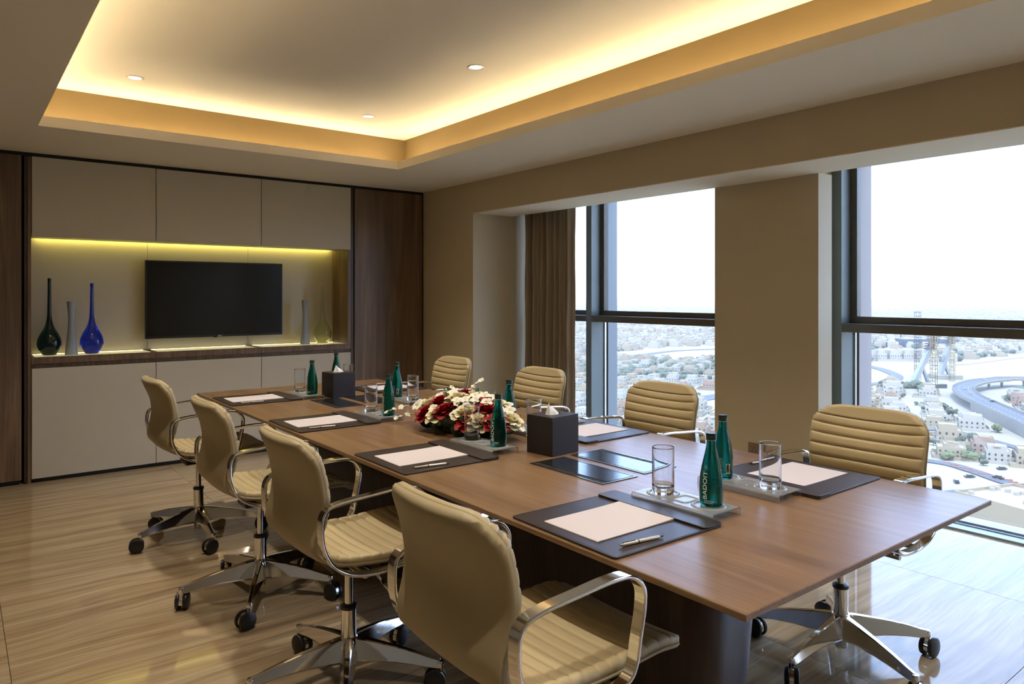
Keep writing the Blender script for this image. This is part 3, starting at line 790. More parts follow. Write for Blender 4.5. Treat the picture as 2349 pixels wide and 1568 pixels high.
# ------------------------------------------------------------------ bottles, tumblers, acrylic trays
BP = [(0, 0), (.026, 0), (.0305, .003), (.0325, .010), (.0335, .035), (.0335, .060), (.0315, .085), (.0275, .110), (.0220, .135), (.0165, .158), (.0137, .175), (.0128, .187), (.0128, .190)]
def brad(z):
    for (a, b), (c, d) in zip(BP[1:], BP[2:]):
        if b <= z <= d: return a + (c - a) * (z - b) / max(d - b, 1e-9)
    return .0128
def wrapped(bm, ang, off=.0005):
    """flat artwork (u across, v up, w thickness) laid round the bottle at angle ang"""
    for v in bm.verts:
        u, h, w = v.co; r = brad(h); a = ang + u / .0335
        v.co = ((r + off + w) * math.cos(a), (r + off + w) * math.sin(a), h)
def subdiv(bm, n=2): bmesh.ops.subdivide_edges(bm, edges=bm.edges[:], cuts=n, use_grid_fill=False)
def make_bottle():
    e = empty('water_bottle')
    pts = [(max(p.x, 0), p.z) for p in spline([(a, 0, c) for a, c in BP], 3)]
    b = NB(); lathe(b, pts + [(.0105, .190), (.0105, .189), (0, .189)], 48); obj('glass_body', b, M['bottle'], e, smooth=True, angle=50)
    b = NB(); pr = [(0, .1895), (.0150, .1895)]
    for k in range(4): pr += [(.0152, .1905 + k * .0035), (.0145, .1920 + k * .0035)]
    pr += [(.0150, .2045), (.0148, .2075), (.0138, .2085), (0, .2085)]
    lathe(b, pr, 32); obj('cap', b, M['cap'], e, smooth=True, angle=30)
    b = NB(); lathe(b, [(.0130, .1868), (.0138, .1875), (.0138, .1890), (.0128, .1894)], 32); obj('neck_ring', b, M['chrome2'], e)
    # vertical brand lettering, reading upwards
    t = text_mesh('BADOIT', .0185, .00015); subdiv(t, 1)
    L = max(v.co.x for v in t.verts)
    for v in t.verts:
        x, y, z = v.co; v.co = (-y, .022 + x * .080 / L, z)
    wrapped(t, 0); obj('lettering', t, M['print_white'], e)
    t = NB(); N = 28
    for r0, r1 in ((.0062, .0068), (.0028, .0033)):
        for k in range(N):
            a, c = 2 * math.pi * k / N, 2 * math.pi * (k + 1) / N
            t.faces.new([t.verts.new((r * math.cos(q), .113 + r * math.sin(q), 0)) for r, q in ((r0, a), (r1, a), (r1, c), (r0, c))])
    for k in range(3):
        y = .1115 + k * .0015
        t.faces.new([t.verts.new(p) for p in ((-.002, y, 0), (.002, y, 0), (.002, y + .0008, 0), (-.002, y + .0008, 0))])
    wrapped(t, 0); obj('emblem', t, M['print_pale'], e)
    # fine print block on the front lower body, reverse label and bar code
    def bars(rows, m, name, ang, x0, x1):
        t = NB()
        for y, h, l, rg in rows:
            n = 10
            for k in range(n):
                a = x0 + (x1 - x0) * (l + (rg - l) * k / n); c = x0 + (x1 - x0) * (l + (rg - l) * (k + .86) / n)
                t.faces.new([t.verts.new(p) for p in ((a, y, 0), (c, y, 0), (c, y + h, 0), (a, y + h, 0))])
        wrapped(t, ang); obj(name, t, m, e)
    q = random.Random(3)
    bars([(.012 + k * .0035, .0011, 0, .5 + .5 * q.random()) for k in range(3)], M['print_white'], 'small_print', R(28), -.02, .024)
    bars([(.030 + k * .0030, .0010, 0, .7 + .3 * q.random()) for k in range(14)], M['print_pale'], 'back_text', R(205), -.018, .014)
    t = NB(); t.faces.new([t.verts.new(p) for p in ((-.0075, .020, 0), (.0075, .020, 0), (.0075, .052, 0), (-.0075, .052, 0))]); subdiv(t, 3)
    wrapped(t, R(250), .0004); obj('code_label', t, M['print_label'], e)
    t = NB(); y = .023
    while y < .046:
        h = q.choice([.0005, .0008, .0012]); t.faces.new([t.verts.new(p) for p in ((-.006, y, 0), (.0, y, 0), (.006, y, 0), (.006, y + h, 0), (0, y + h, 0), (-.006, y + h, 0))]); y += h + q.choice([.0006, .0009])
    wrapped(t, R(250), .0007); obj('bar_code', t, M['print_black'], e)
    return e
def make_glass():
    b = NB(); r = .0335; h = .142
    lathe(b, [(0, .002), (r * .8, .001), (r * .92, .0), (r * .98, .004), (r, .012), (r, .018), (r, h - .004), (r, h - .001), (r - .0007, h), (r - .0015, h - .001), (r - .0015, h - .004), (r - .0020, .032), (r - .0024, .026), (r - .006, .021), (r * .5, .0185), (0, .0175)], 48)
    return obj('tumbler', b, M['glass'], smooth=True, angle=60)
def make_tray():
    e = empty('acrylic_tray')
    sec = [(-.066, 0), (-.066, .017), (-.063, .0215), (-.058, .023), (.058, .023), (.063, .0215), (.066, .017), (.066, 0), (.0625, 0), (.0625, .016), (.060, .0185), (.057, .0195), (-.057, .0195), (-.060, .0185), (-.0625, .016), (-.0625, 0)]
    b = NB(); rg = []
    for y in [-.150 + .3 * k / 30 for k in range(31)]:
        rg.append([b.verts.new((x, y, z)) for x, z in sec])
    for A, B in zip(rg, rg[1:]):
        for k in range(16): b.faces.new((A[k], A[(k + 1) % 16], B[(k + 1) % 16], B[k]))
    b.faces.new(rg[0]); b.faces.new(rg[-1])
    obj('bent_sheet', b, M['acrylic'], e)
    for nm, cy, rr in (('glass_ring', .080, .041), ('bottle_ring', -.088, .040)):
        b = NB(); lathe(b, [(rr, .0231), (rr + .001, .0252), (rr + .005, .0258), (rr + .0085, .0246), (rr + .010, .0231)], 40, c=(0, cy, 0)); obj(nm, b, M['ring'], e, smooth=True)
    b = NB(); P = rrect(-.030, .030, -.028, .020, .008); Q = rrect(-.036, .036, -.034, .026, .012)
    A = [b.verts.new((x, y, .0232)) for x, y in Q]; B_ = [b.verts.new((x, y, .0255)) for x, y in rrect(-.033, .033, -.031, .023, .010)]; C = [b.verts.new((x, y, .0232)) for x, y in P]
    for U, V in ((A, B_), (B_, C)):
        for k in range(len(U)): b.faces.new((U[k], U[(k + 1) % len(U)], V[(k + 1) % len(U)], V[k]))
    obj('dish_rim', b, M['ring'], e, smooth=True)
    return e
M['ring'] = mat('frosted_acrylic_rim', (.9, .92, .93), .22, trans=.75, ior=1.42)
bottle0, glass0, tray0 = make_bottle(), make_glass(), make_tray()
sets = [(0, 1.718, 1.368, 0), (0, 1.722, 2.402, 0), (0, 1.722, 3.330, 0), (0, 1.722, 4.310, 0),
        (1, 2.035, 1.362, 0), (1, 2.075, 2.580, 0), (1, 2.100, 3.710, 0), (1, 2.095, 4.560, 0)]
first = True
wh = [['nearest the camera', 'second from the camera', 'third from the camera', 'farthest from the camera'],
      ['nearest the camera', 'behind the near tissue box', 'behind the flowers', 'behind the far tissue box']]
for i, (side, x, y, rz) in enumerate(sets):
    s = 1 if side == 0 else -1; k = i % 4; sn = ['cabinet side', 'window side'][side]
    t = tray0 if first else copy_tree(tray0); t.location = (x, y, TZ); t.rotation_euler = (0, 0, 0 if side == 0 else math.pi)
    tag(t, 'clear acrylic tray on the %s, %s' % (sn, wh[side][k]), 'tray', 'acrylic drink trays')
    g = glass0 if first else glass0.copy()
    if not first: COL.objects.link(g)
    g.location = (x, y + s * .080, TZ + .0232)
    tag(g, 'empty clear tumbler on the %s tray %s' % (sn, wh[side][k]), 'glass', 'tumblers on the acrylic trays')
    o = bottle0 if first else copy_tree(bottle0); o.location = (x + s * .012, y - s * .088, TZ + .0232)
    o.rotation_euler = (0, 0, R(186 if side == 0 else -2) + R(rnd.uniform(-4, 4)))
    tag(o, 'green glass water bottle on the %s tray %s' % (sn, wh[side][k]), 'bottle', 'water bottles on the acrylic trays')
    first = False

# ------------------------------------------------------------------ tissue boxes
def tissue_box(x, y, rz, label, seed):
    e = tag(empty('tissue_box', (x, y, TZ), R(rz)), label, 'tissue box')
    h = .152; hx, hy = .078, .070
    b = NB(); box(b, -hx, hx, -hy, hy, .0, h - .010, bev=.002); obj('body', b, M['box'], e)
    b = NB(); n = 32; o = rrect(-hx, hx, -hy, hy, .004, 7); hole = [(.036 * math.cos(2 * math.pi * k / n), .024 * math.sin(2 * math.pi * k / n)) for k in range(n)]
    # lid with an oval opening
    ov, iv = [], []
    for z in (h - .0095, h): 
        ov.append([b.verts.new((px, py, z)) for px, py in o]); iv.append([b.verts.new((px, py, z)) for px, py in hole])
    m = len(o)
    for k in range(m): b.faces.new((ov[0][k], ov[0][(k + 1) % m], ov[1][(k + 1) % m], ov[1][k]))
    for k in range(n): b.faces.new((iv[0][k], iv[1][k], iv[1][(k + 1) % n], iv[0][(k + 1) % n]))
    for z in (0, 1):
        for k in range(m):
            a = k * n // m; c = (k + 1) * n // m
            ang = lambda p: math.atan2(p.co.y, p.co.x)
            q = [ov[z][k], ov[z][(k + 1) % m]] + [iv[z][j % n] for j in range(c, a - 1, -1)]
            try: b.faces.new(q)
            except ValueError: pass
    obj('lid', b, M['box'], e)
    obj('lid_well', box(NB(), -.04, .04, -.03, .03, h - .0098, h - .009), M['dark_gap'], e)
    r = random.Random(seed); b = NB(); rows = []
    nu, nv = 22, 9
    for j in range(nv + 1):
        t = j / nv; row = []
        for i in range(nu + 1):
            u = i / nu; a = 2 * math.pi * u
            w = (1 - t) ** .62
            f = 1 + .28 * math.sin(a * 5 + seed) * (1 - .3 * t)
            row.append(b.verts.new((.034 * math.cos(a) * w * f - .014 * t * t, .016 * math.sin(a) * w * f + .006 * t, h - .008 + (.050 + .008 * math.sin(a * 2 + seed)) * t * (.86 - .14 * math.cos(a)))))
        rows.append(row)
    for A, B in zip(rows, rows[1:]):
        for i in range(nu): b.faces.new((A[i], A[i + 1], B[i + 1], B[i]))
    # a loose outer fold
    bmesh.ops.remove_doubles(b, verts=b.verts, dist=.0004)
    obj('tissue', b, M['tissue'], e, smooth=True)
tissue_box(1.905, 2.176, 6, 'dark leather tissue box nearest the camera beside the flush hatches', 1)
tissue_box(1.898, 4.200, 6, 'dark leather tissue box at the far end of the table', 4)

# ------------------------------------------------------------------ flowers
FX, FY = 1.885, 2.745
fa = tag(empty('flower_arrangement', (FX, FY, TZ)), 'low oval arrangement of red and cream roses with white orchids and leaves', 'flowers')
b = NB(); polybox(b, [(.10 * math.cos(a), .19 * math.sin(a)) for a in [2 * math.pi * k / 24 for k in range(24)]], 0.0005, .040, bev=.004)
obj('foam_bowl', b, M['leaf'], fa)
def petal(bm, w, h, curl_, cup, mx, n=4, m=5, tip=.0):
    g = []
    for j in range(m + 1):
        t = j / m; ww = w * (math.sin(math.pi * (.12 + .80 * t)) ** .6) * (1 - tip * t)
        row = []
        for i in range(n + 1):
            u = 2 * i / n - 1
            row.append(bm.verts.new(mx @ Vector((u * ww, cup * (u * u) * w + curl_ * t * t * h + -.15 * h * math.sin(t * math.pi), t * h))))
        g.append(row)
    for a, b_ in zip(g, g[1:]):
        for i in range(n): bm.faces.new((a[i], a[i + 1], b_[i + 1], b_[i])).smooth = True
def rose_mesh(seed):
    r = random.Random(seed); bm = NB(); s = .034
    k = 0
    for ring, (cnt, rad, tilt, hh, ww) in enumerate([(3, .003, -8, .9, .40), (4, .007, 2, .95, .55), (5, .011, 14, .95, .68), (6, .015, 30, .95, .78), (7, .018, 50, .92, .85)]):
        for i in range(cnt):
            a = 2 * math.pi * (i + .37 * ring) / cnt + r.uniform(-.1, .1)
            mx = Matrix.Rotation(a, 4, 'Z') @ Matrix.Translation((0, rad * .55, 0)) @ Matrix.Rotation(-R(tilt + r.uniform(-5, 5)), 4, 'X')
            petal(bm, s * ww, s * hh * 1.15, .20 + .10 * ring, -.42 + .05 * ring, mx, 5, 5)
    # core spiral
    pr = NB(); lathe(pr, [(0, 0), (.009, .004), (.011, .018), (.008, .031), (.005, .030), (.003, .025), (0, .024)], 12); merge(bm, pr, 0)
    for f in bm.faces: f.smooth = True
    return bm
def orchid_mesh(seed):
    r = random.Random(seed); bm = NB()
    for a, w, h in [(90, .012, .026), (162, .016, .028), (18, .016, .028), (234, .011, .025), (306, .011, .025)]:
        mx = Matrix.Rotation(R(a - 90), 4, 'Z') @ Matrix.Rotation(-R(72 + r.uniform(-12, 8)), 4, 'X')
        petal(bm, w, h, .12, .05, mx, 4, 4, .2)
    n0 = len(bm.faces)
    for a in (240, 270, 300):
        petal(bm, .005, .012, .5, .3, Matrix.Rotation(R(a - 90), 4, 'Z') @ Matrix.Rotation(-R(35), 4, 'X'), 2, 3)
    bm.faces.ensure_lookup_table()
    for f in bm.faces[n0:]: f.material_index = 1
    return bm
def leaf_mesh():
    bm = NB(); petal(bm, .019, .062, .25, .12, Matrix.Identity(4), 4, 7, .35)
    for f in bm.faces: f.smooth = True
    return bm
def mesh_of(bm, name, ms):
    me = bpy.data.meshes.new(name); bm.to_mesh(me); bm.free()
    for m in ms: me.materials.append(m)
    return me
rose_red = [mesh_of(rose_mesh(i), 'red_rose', [M['red_rose']]) for i in range(3)]
rose_wh = [mesh_of(rose_mesh(i + 9), 'cream_rose', [M['white_rose']]) for i in range(3)]
orch = [mesh_of(orchid_mesh(i), 'orchid', [M['orchid'], M['orchid_c']]) for i in range(3)]
leafm = mesh_of(leaf_mesh(), 'leaf', [M['leaf']]); leafl = mesh_of(leaf_mesh(), 'light_leaf', [M['stem']])
def place(name, me, p, out, sc, roll=0):
    o = bpy.data.objects.new(name, me); COL.objects.link(o); o.parent = fa; o.location = p
    q = Vector(out).to_track_quat('Z', 'Y') @ Matrix.Rotation(roll, 4, 'Z').to_quaternion()
    o.rotation_mode = 'QUATERNION'; o.rotation_quaternion = q; o.scale = (sc, sc, sc); return o
def dome(u, v, k=1.0):
    """u across (x), v along (y) in -1..1 on the mound"""
    x, y = .160 * u * k, .292 * v * k; d = min(u * u + v * v, 1.0)
    z = .040 + .108 * math.sqrt(max(1 - d * .92, 0)); return Vector((x, y, z)), Vector((u / .165 * .05, v / .31 * .075, .55 + .8 * (1 - d)))
r = random.Random(21)
def cream(u, v, s=1.15): p, n = dome(u, v); place('cream_rose', r.choice(rose_wh), p * .93, n, s, r.random() * 6)
def red(u, v, s=1.3): p, n = dome(u, v); place('red_rose', r.choice(rose_red), p * .95, n, s, r.random() * 6)
def orc(u, v, s=1.15, up=.0):
    p, n = dome(u, v); p = p * 1.02 + Vector((0, 0, .022 + up)); n = Vector(n) + Vector((-.45, -.35, .1)); place('orchid', r.choice(orch), p, n, s, r.uniform(-.8, .8))
# mound seen from the near left: (-u,-v) faces the camera
for u, v in [(-.62, .30), (-.30, -.72), (-.88, -.05), (.05, .15), (-.05, -.55), (-.55, .80), (.45, -.35), (-.98, .42), (-.80, -.62), (-.35, -1.0)]: red(u, v)
for u, v in [(-.66, .62), (-.10, .55), (-.38, .02), (.12, -.12), (-.15, .86), (.5, .25), (.35, .65), (-.72, -.50), (.25, -.65), (.7, -.1), (-.97, .08), (-.62, -.82), (.15, -1.02)]: cream(u, v, 1.4)
for u, v in [(-.50, -.30), (-.35, -.45), (-.62, -.18), (-.15, -.28), (.05, -.38), (.30, -.45), (-.05, -.85), (.20, -.90), (-.92, -.38), (-.95, .20), (-.42, .48), (-.2, .3), (0, .4), (-.6, .98), (-.4, 1.02), (-.85, .78), (.1, -.6), (-.2, -.62), (.4, -.72), (-.3, -.95)]: orc(u, v, r.uniform(.85, 1.12), r.uniform(0, .008))
for k in range(70):
    a = r.uniform(0, 2 * math.pi); rr_ = r.uniform(.72, 1.02); u, v = rr_ * math.cos(a), rr_ * math.sin(a)
    p, n = dome(u, v, .92); p.z = r.uniform(.012, .055)
    place('leaf', leafm, p, Vector((math.cos(a), math.sin(a) * 1.3, r.uniform(-.1, .5))), r.uniform(.75, 1.15), r.uniform(-1, 1))
for k in range(34):
    u, v = r.uniform(-.95, .8), r.uniform(-.95, .85); p, n = dome(u, v, .98)
    place('leaf', leafm, p * .99, Vector(n) + Vector((r.uniform(-.7, .7), r.uniform(-.7, .7), 0)), r.uniform(.7, 1.0), r.uniform(-3, 3))
def spray(pts, buds):
    b = NB(); P = spline(pts, 6); tube(b, P, .0016, 6); obj('stem', b, M['stem'], fa)
    for k in buds:
        p = P[min(int(k * (len(P) - 1)), len(P) - 1)]; place('orchid_bud', orch[0], p, (r.uniform(-.6, .2), r.uniform(-.8, .2), .8), r.uniform(.45, .65), r.random() * 6)
spray([(-.05, .25, .09), (-.10, .34, .085), (-.16, .40, .07), (-.19, .44, .05)], (.45, .6, .75, .88, 1))
spray([(-.02, .26, .06), (-.12, .36, .04), (-.17, .38, .025)], (.5, .75, 1))
spray([(.05, .10, .13), (.06, .08, .17), (.075, .05, .205), (.085, .02, .225)], (.4, .6, .8, 1))
spray([(.0, .16, .13), (.0, .15, .17), (.01, .15, .195)], (.8,))
spray([(.08, -.22, .08), (.11, -.32, .085), (.16, -.38, .06), (.18, -.42, .03)], (.5, .7, .85, 1))
spray([(-.02, -.24, .08), (-.02, -.31, .09), (.02, -.36, .06), (.04, -.40, .04)], (.5, .75, 1))

# ================================================================== THE CITY BELOW THE TOWER
GZ = -80.0
def mk(name, c, rough=.9): M[name] = mat(name, tuple(v * k for v, k in zip(c, (.33, .31, .27))), rough)
mk('sand', lin(214, 202, 180)); mk('villa_white', lin(228, 224, 214)); mk('villa_cream', lin(214, 200, 174)); mk('villa_pink', lin(206, 178, 158))
mk('villa_window', lin(84, 88, 92), .3); mk('asphalt', lin(118, 122, 132)); mk('kerb', lin(196, 192, 184)); mk('tree_green', lin(112, 124, 100))
mk('tree_green_light', lin(138, 148, 104)); mk('crane_yellow', lin(200, 176, 90), .5); mk('arch_white', lin(196, 201, 208), .5); mk('scaffold', lin(112, 104, 104))
mk('blue_building', lin(70, 92, 128), .4); mk('tile_roof', lin(184, 136, 112)); mk('car_white', lin(235, 235, 235), .3); mk('car_dark', lin(60, 62, 66), .3)
mk('barrier_red', lin(214, 140, 130)); mk('far_building', lin(206, 194, 174)); mk('pool_blue', lin(130, 190, 205), .1)
# ground with patches of darker scrub and plots
g = streaks(M['sand'], (.004, .004, .004), [(.3, lin(118, 109, 91)), (.55, lin(131, 122, 104)), (.8, lin(124, 116, 99))], ((.03, .03, .03), .12), rnd_off=False)
b = NB(); vs = [b.verts.new(p) for p in [(6, -9000, GZ), (15000, -9000, GZ), (15000, 15000, GZ), (-4000, 15000, GZ), (-4000, 60, GZ), (6, 60, GZ)]]; b.faces.new(vs)
tag(obj('desert_ground', b, M['sand']), 'pale sandy ground of the city far below the windows', 'ground', kind='structure')
cy_, sy_ = math.cos(YAW), math.sin(YAW)
def gp(px, py, z=GZ):
    """ground point behind a place read off the photograph"""
    u = (px - 1174.5) / FPX; v = (677 - py) / FPX; t = (z - CAM_H) / v
    return Vector(((sy_ + cy_ * u) * t, (cy_ - sy_ * u) * t, z))
def pj(x, y, z):
    d = x * sy_ + y * cy_; return (1174.5 + FPX * (x * cy_ - y * sy_) / d, 677 - FPX * (z - CAM_H) / d)
# villas: several kinds, each a stepped flat-roofed block with parapets, stair tower and rows of windows
def villa(seed, wall):
    r = random.Random(seed); b = NB(); wb = NB()
    W_, D_ = r.uniform(13, 19), r.uniform(11, 16); H1 = r.uniform(6.5, 8)
    def block(x0, x1, y0, y1, z0, z1, par=.7):
        box(b, x0, x1, y0, y1, z0, z1)
        t = .35
        for a in [(x0, x1, y0, y0 + t), (x0, x1, y1 - t, y1), (x0, x0 + t, y0 + t, y1 - t), (x1 - t, x1, y0 + t, y1 - t)]: box(b, *a, z1, z1 + par)
    block(-W_ / 2, W_ / 2, -D_ / 2, D_ / 2, 0, H1)
    block(-W_ / 2 + r.uniform(1, 4), W_ / 2 - r.uniform(1, 5), -D_ / 2 + 1.5, D_ / 2 - r.uniform(1, 4), H1, H1 + r.uniform(2.6, 3.4), .6)
    if r.random() < .7: block(W_ / 2, W_ / 2 + 4, -D_ / 4, D_ / 4, 0, 3.6)
    px = r.uniform(-W_ / 3, W_ / 4); box(b, px, px + 3, -D_ / 2 - 1.8, -D_ / 2, 0, 3.4)
    for x in (-W_ / 2 - 3, W_ / 2 + 6): box(b, x, x + .3, -D_ / 2 - 4, D_ / 2 + 4, 0, 2.4)
    for y in (-D_ / 2 - 4, D_ / 2 + 4): box(b, -W_ / 2 - 3, W_ / 2 + 6, y, y + .3, 0, 2.4)
    for z in (1.2, 4.6):
        n = int(W_ // 3.2)
        for k in range(n):
            x = -W_ / 2 + (k + .5) * W_ / n
            for y in (-D_ / 2 - .06, D_ / 2): box(wb, x - .6, x + .6, y, y + .06, z, z + 1.5)
        n = int(D_ // 3.4)
        for k in range(n):
            y = -D_ / 2 + (k + .5) * D_ / n
            for x in (-W_ / 2 - .06, W_ / 2): box(wb, x, x + .06, y - .6, y + .6, z, z + 1.5)
    for k in range(3): box(b, r.uniform(-4, 3), r.uniform(3.2, 5), r.uniform(-3, 0), r.uniform(.3, 2), H1 + 2.8, H1 + 3.9)
    return mesh_of(b, 'villa', [wall]), mesh_of(wb, 'window', [M['villa_window']])
VT = [villa(i, M[m]) for i, m in enumerate(['villa_white', 'villa_white', 'villa_cream', 'villa_white', 'villa_pink', 'villa_cream'])]
def tree_mesh(seed, m):
    r = random.Random(seed); b = NB()
    for k in range(6):
        q = NB(); bmesh.ops.create_icosphere(q, subdivisions=2, radius=r.uniform(1.3, 2.2))
        for v in q.verts: v.co += v.co.normalized() * (mnoise.noise(v.co * 1.1 + Vector((seed, k, 0))) * .9)
        merge(b, q, 0, Matrix.Translation((r.uniform(-1.9, 1.9), r.uniform(-1.9, 1.9), r.uniform(2.6, 4.4))))
    tube(b, [(0, 0, 0), (.1, 0, 3)], .25, 6)
    return mesh_of(b, 'tree', [m])
TR = [tree_mesh(i, M[m]) for i, m in enumerate(['tree_green', 'tree_green', 'tree_green_light', 'tree_green'])]
# zones read as open desert or road
def inpoly(x, y, P):
    c = False; j = len(P) - 1
    for i in range(len(P)):
        if (P[i][1] > y) != (P[j][1] > y) and x < (P[j][0] - P[i][0]) * (y - P[i][1]) / (P[j][1] - P[i][1]) + P[i][0]: c = not c
        j = i
    return c
ZP = [[(1985, 832), (2150, 836), (2420, 800), (2600, 800), (2600, 925), (2349, 905), (2290, 915), (2420, 985), (2420, 1000), (2200, 905), (2060, 878), (1985, 905)],
      [(2000, 800), (2130, 800), (2130, 836), (2000, 832)], [(1400, 808), (1520, 796), (1680, 792), (1680, 822), (1540, 826), (1400, 818)],
      [(2040, 1062), (2349, 1085), (2600, 1090), (2600, 1150), (2349, 1146), (2160, 1138), (2020, 1100)]]
ZP = [[tuple(gp(*p)[:2]) for p in P] for P in ZP]
roads = []
def road(name, pts, w, z, m, label, cat='road', lines=True):
    P = [Vector(p) for p in pts]; P = spline(P, 10); b = NB(); L_, R_ = [], []
    for i, p in enumerate(P):
        t = (P[min(i + 1, len(P) - 1)] - P[max(i - 1, 0)]); t.z = 0; t.normalize(); n = Vector((-t.y, t.x, 0))
        L_.append(p + n * w / 2); R_.append(p - n * w / 2)
    e = tag(empty(name, (0, 0, 0)), label, cat)
    V = [[b.verts.new(q) for q in (l, r_, r_ - Vector((0, 0, .5)), l - Vector((0, 0, .5)))] for l, r_ in zip(L_, R_)]
    for A, B in zip(V, V[1:]):
        for k in range(4): b.faces.new((A[k], A[(k + 1) % 4], B[(k + 1) % 4], B[k]))
    obj('carriageway', b, m, e)
    roads.extend([(p.x, p.y, w) for p in P])
    return e, P, L_, R_
def kerbs(e, L_, R_, h=1.1, dz=-1.2, t=.4):
    for S_ in (L_, R_):
        b = NB(); V = [[b.verts.new(q + Vector((0, 0, z)) + Vector((u, u, 0))) for u, z in ((0, dz), (0, h), (t, h), (t, dz))] for q in S_]
        for A, B in zip(V, V[1:]):
            for k in range(4): b.faces.new((A[k], A[(k + 1) % 4], B[(k + 1) % 4], B[k]))
        obj('parapet', b, M['kerb'], e)
HZ = GZ + 7
hp = [gp(2700, 872, HZ), gp(2349, 868, HZ), gp(2290, 870, HZ), gp(2240, 876, HZ), gp(2210, 888, HZ), gp(2225, 906, HZ), gp(2265, 925, HZ), gp(2349, 962, HZ), gp(2500, 1030, HZ)]
e, P, L_, R_ = road('elevated_highway', hp, 15, HZ, M['asphalt'], 'elevated grey highway curving through the desert outside the wide window', 'highway')
kerbs(e, L_, R_)
b = NB()
for i in range(58, len(P) - 1):
    for S_ in (L_, R_):
        a, c = S_[i], S_[i + 1]
        b.faces.new([b.verts.new(q) for q in (a, c, Vector((c.x, c.y, GZ)), Vector((a.x, a.y, GZ)))])
obj('retaining_wall', b, M['kerb'], e)
for i in range(3, 56, 7):
    p = P[i]; b = NB(); lathe(b, [(1.1, 0), (1.1, 4), (2.8, 6.4), (2.8, 6.6), (0, 6.6)], 10); obj('pier', b, M['kerb'], e, loc=(p.x, p.y, GZ))
b = NB()
for i in range(0, len(P) - 1):
    for f in (-.22, .22):
        t = (P[i + 1] - P[i]); n = Vector((-t.y, t.x, 0)).normalized() * 15 * f
        a, c = P[i] + n + t * .15, P[i] + n + t * .6; k = n.normalized() * .12
        b.faces.new([b.verts.new(q + Vector((0, 0, .06))) for q in (a - k, a + k, c + k, c - k)])
obj('lane_line', b, M['car_white'], e)
road('service_road', [gp(1990, 838, GZ + .6), gp(2022, 846, GZ + .6), gp(2048, 856, GZ + .6), gp(2058, 864, GZ + .6), gp(2044, 873, GZ + .6), gp(2000, 880, GZ + .6), gp(1900, 884, GZ + .6)], 11, 0, M['asphalt'], 'curved grey road beside the white pylons at the left of the wide window')
road('street', [gp(1980, 1040, GZ + .6), gp(2150, 1058, GZ + .6), gp(2230, 1078, GZ + .6), gp(2320, 1108, GZ + .6), gp(2400, 1124, GZ + .6), gp(2600, 1140, GZ + .6)], 7, 0, M['asphalt'], 'street with red barriers below the villas in the wide window')
road('street', [gp(1990, 1150, GZ + .6), gp(2180, 1128, GZ + .6), gp(2300, 1120, GZ + .6), gp(2349, 1112, GZ + .6), gp(2500, 1100, GZ + .6)], 5, 0, M['asphalt'], 'sandy street joining at the right edge of the wide window')
road('avenue', [gp(1500, 935, GZ + .6), gp(1600, 915, GZ + .6), gp(1680, 902, GZ + .6), gp(1800, 880, GZ + .6), gp(1930, 866, GZ + .6)], 16, 0, M['asphalt'], 'wide grey avenue behind the second chair in the tall window')
road('avenue', [gp(1380, 822, GZ + .6), gp(1480, 812, GZ + .6), gp(1560, 803, GZ + .6), gp(1700, 798, GZ + .6)], 13, 0, M['asphalt'], 'distant straight road across the tall window')
road('desert_track', [gp(2150, 838, GZ + .6), gp(2230, 832, GZ + .6), gp(2349, 818, GZ + .6), gp(2500, 812, GZ + .6)], 9, 0, M['kerb'], 'pale track edging the open desert in the wide window')
road('lane', [gp(2040, 985, GZ + .6), gp(2160, 985, GZ + .6), gp(2240, 1000, GZ + .6), gp(2349, 1030, GZ + .6)], 6, 0, M['asphalt'], 'narrow grey lane between the villas in the wide window')
def on_road(x, y, m):
    return any((x - a) ** 2 + (y - b_) ** 2 < (w / 2 + m) ** 2 for a, b_, w in roads)
def free(x, y, m):
    return not on_road(x, y, m) and not any(inpoly(x, y, Z) for Z in ZP)
# streets grid -> villa plots in the wedge seen through the windows
r = random.Random(5); plots = []
ga = R(24); ca, sa = math.cos(ga), math.sin(ga)
for i in range(-75, 150):
    for j in range(-75, 150):
        u = i * 20 + (i // 2) * 7; v = j * 18.5 + (j // 3) * 6
        x, y = u * ca - v * sa + r.uniform(-3, 3), u * sa + v * ca + r.uniform(-3, 3)
        d = x * sy_ + y * cy_
        if d < 120 or x < 90: continue
        px, py = pj(x, y, GZ)
        if px < 1240 or px > 2560: continue
        if 1690 < px < 1930: continue
        dist = math.hypot(x, y)
        if dist > 1500 or (py > 1230): continue
        if not free(x, y, 11) or r.random() < .08: continue
        plots.append((dist, x, y, px))
plots.sort()
near, rest = plots[:280], plots[280:]
def where(px, dist):
    wl = 'narrow pane' if px < 1345 else 'tall window' if px < 1700 else 'wide window'
    return wl, 'just below' if dist < 320 else 'in the middle distance' if dist < 480 else 'farther off' if dist < 700 else 'at the city edge'
lv = ['white flat roofed villa in the district beyond the windows', 'cream flat roofed villa in the district beyond the windows', 'pinkish flat roofed villa in the district beyond the windows']
li = [0, 0, 1, 0, 2, 1]
for dist, x, y, px in near:
    k = r.randrange(6); o = bpy.data.objects.new('villa', VT[k][0]); COL.objects.link(o); o.location = (x, y, GZ)
    o.rotation_euler = (0, 0, ga + r.choice([0, 1, 2, 3]) * math.pi / 2); s = r.uniform(.62, .82); o.scale = (s, s, s * r.uniform(.85, 1.15))
    wl, dl = where(px, dist)
    tag(o, ['white', 'cream', 'pinkish'][li[k]] + ' flat roofed villa ' + dl + ', in the ' + wl, 'house', ['white', 'cream', 'pinkish'][li[k]] + ' villas ' + dl + ' through the ' + wl)
    w_ = bpy.data.objects.new('window', VT[k][1]); COL.objects.link(w_); w_.parent = o; w_['kind'] = 'stuff'
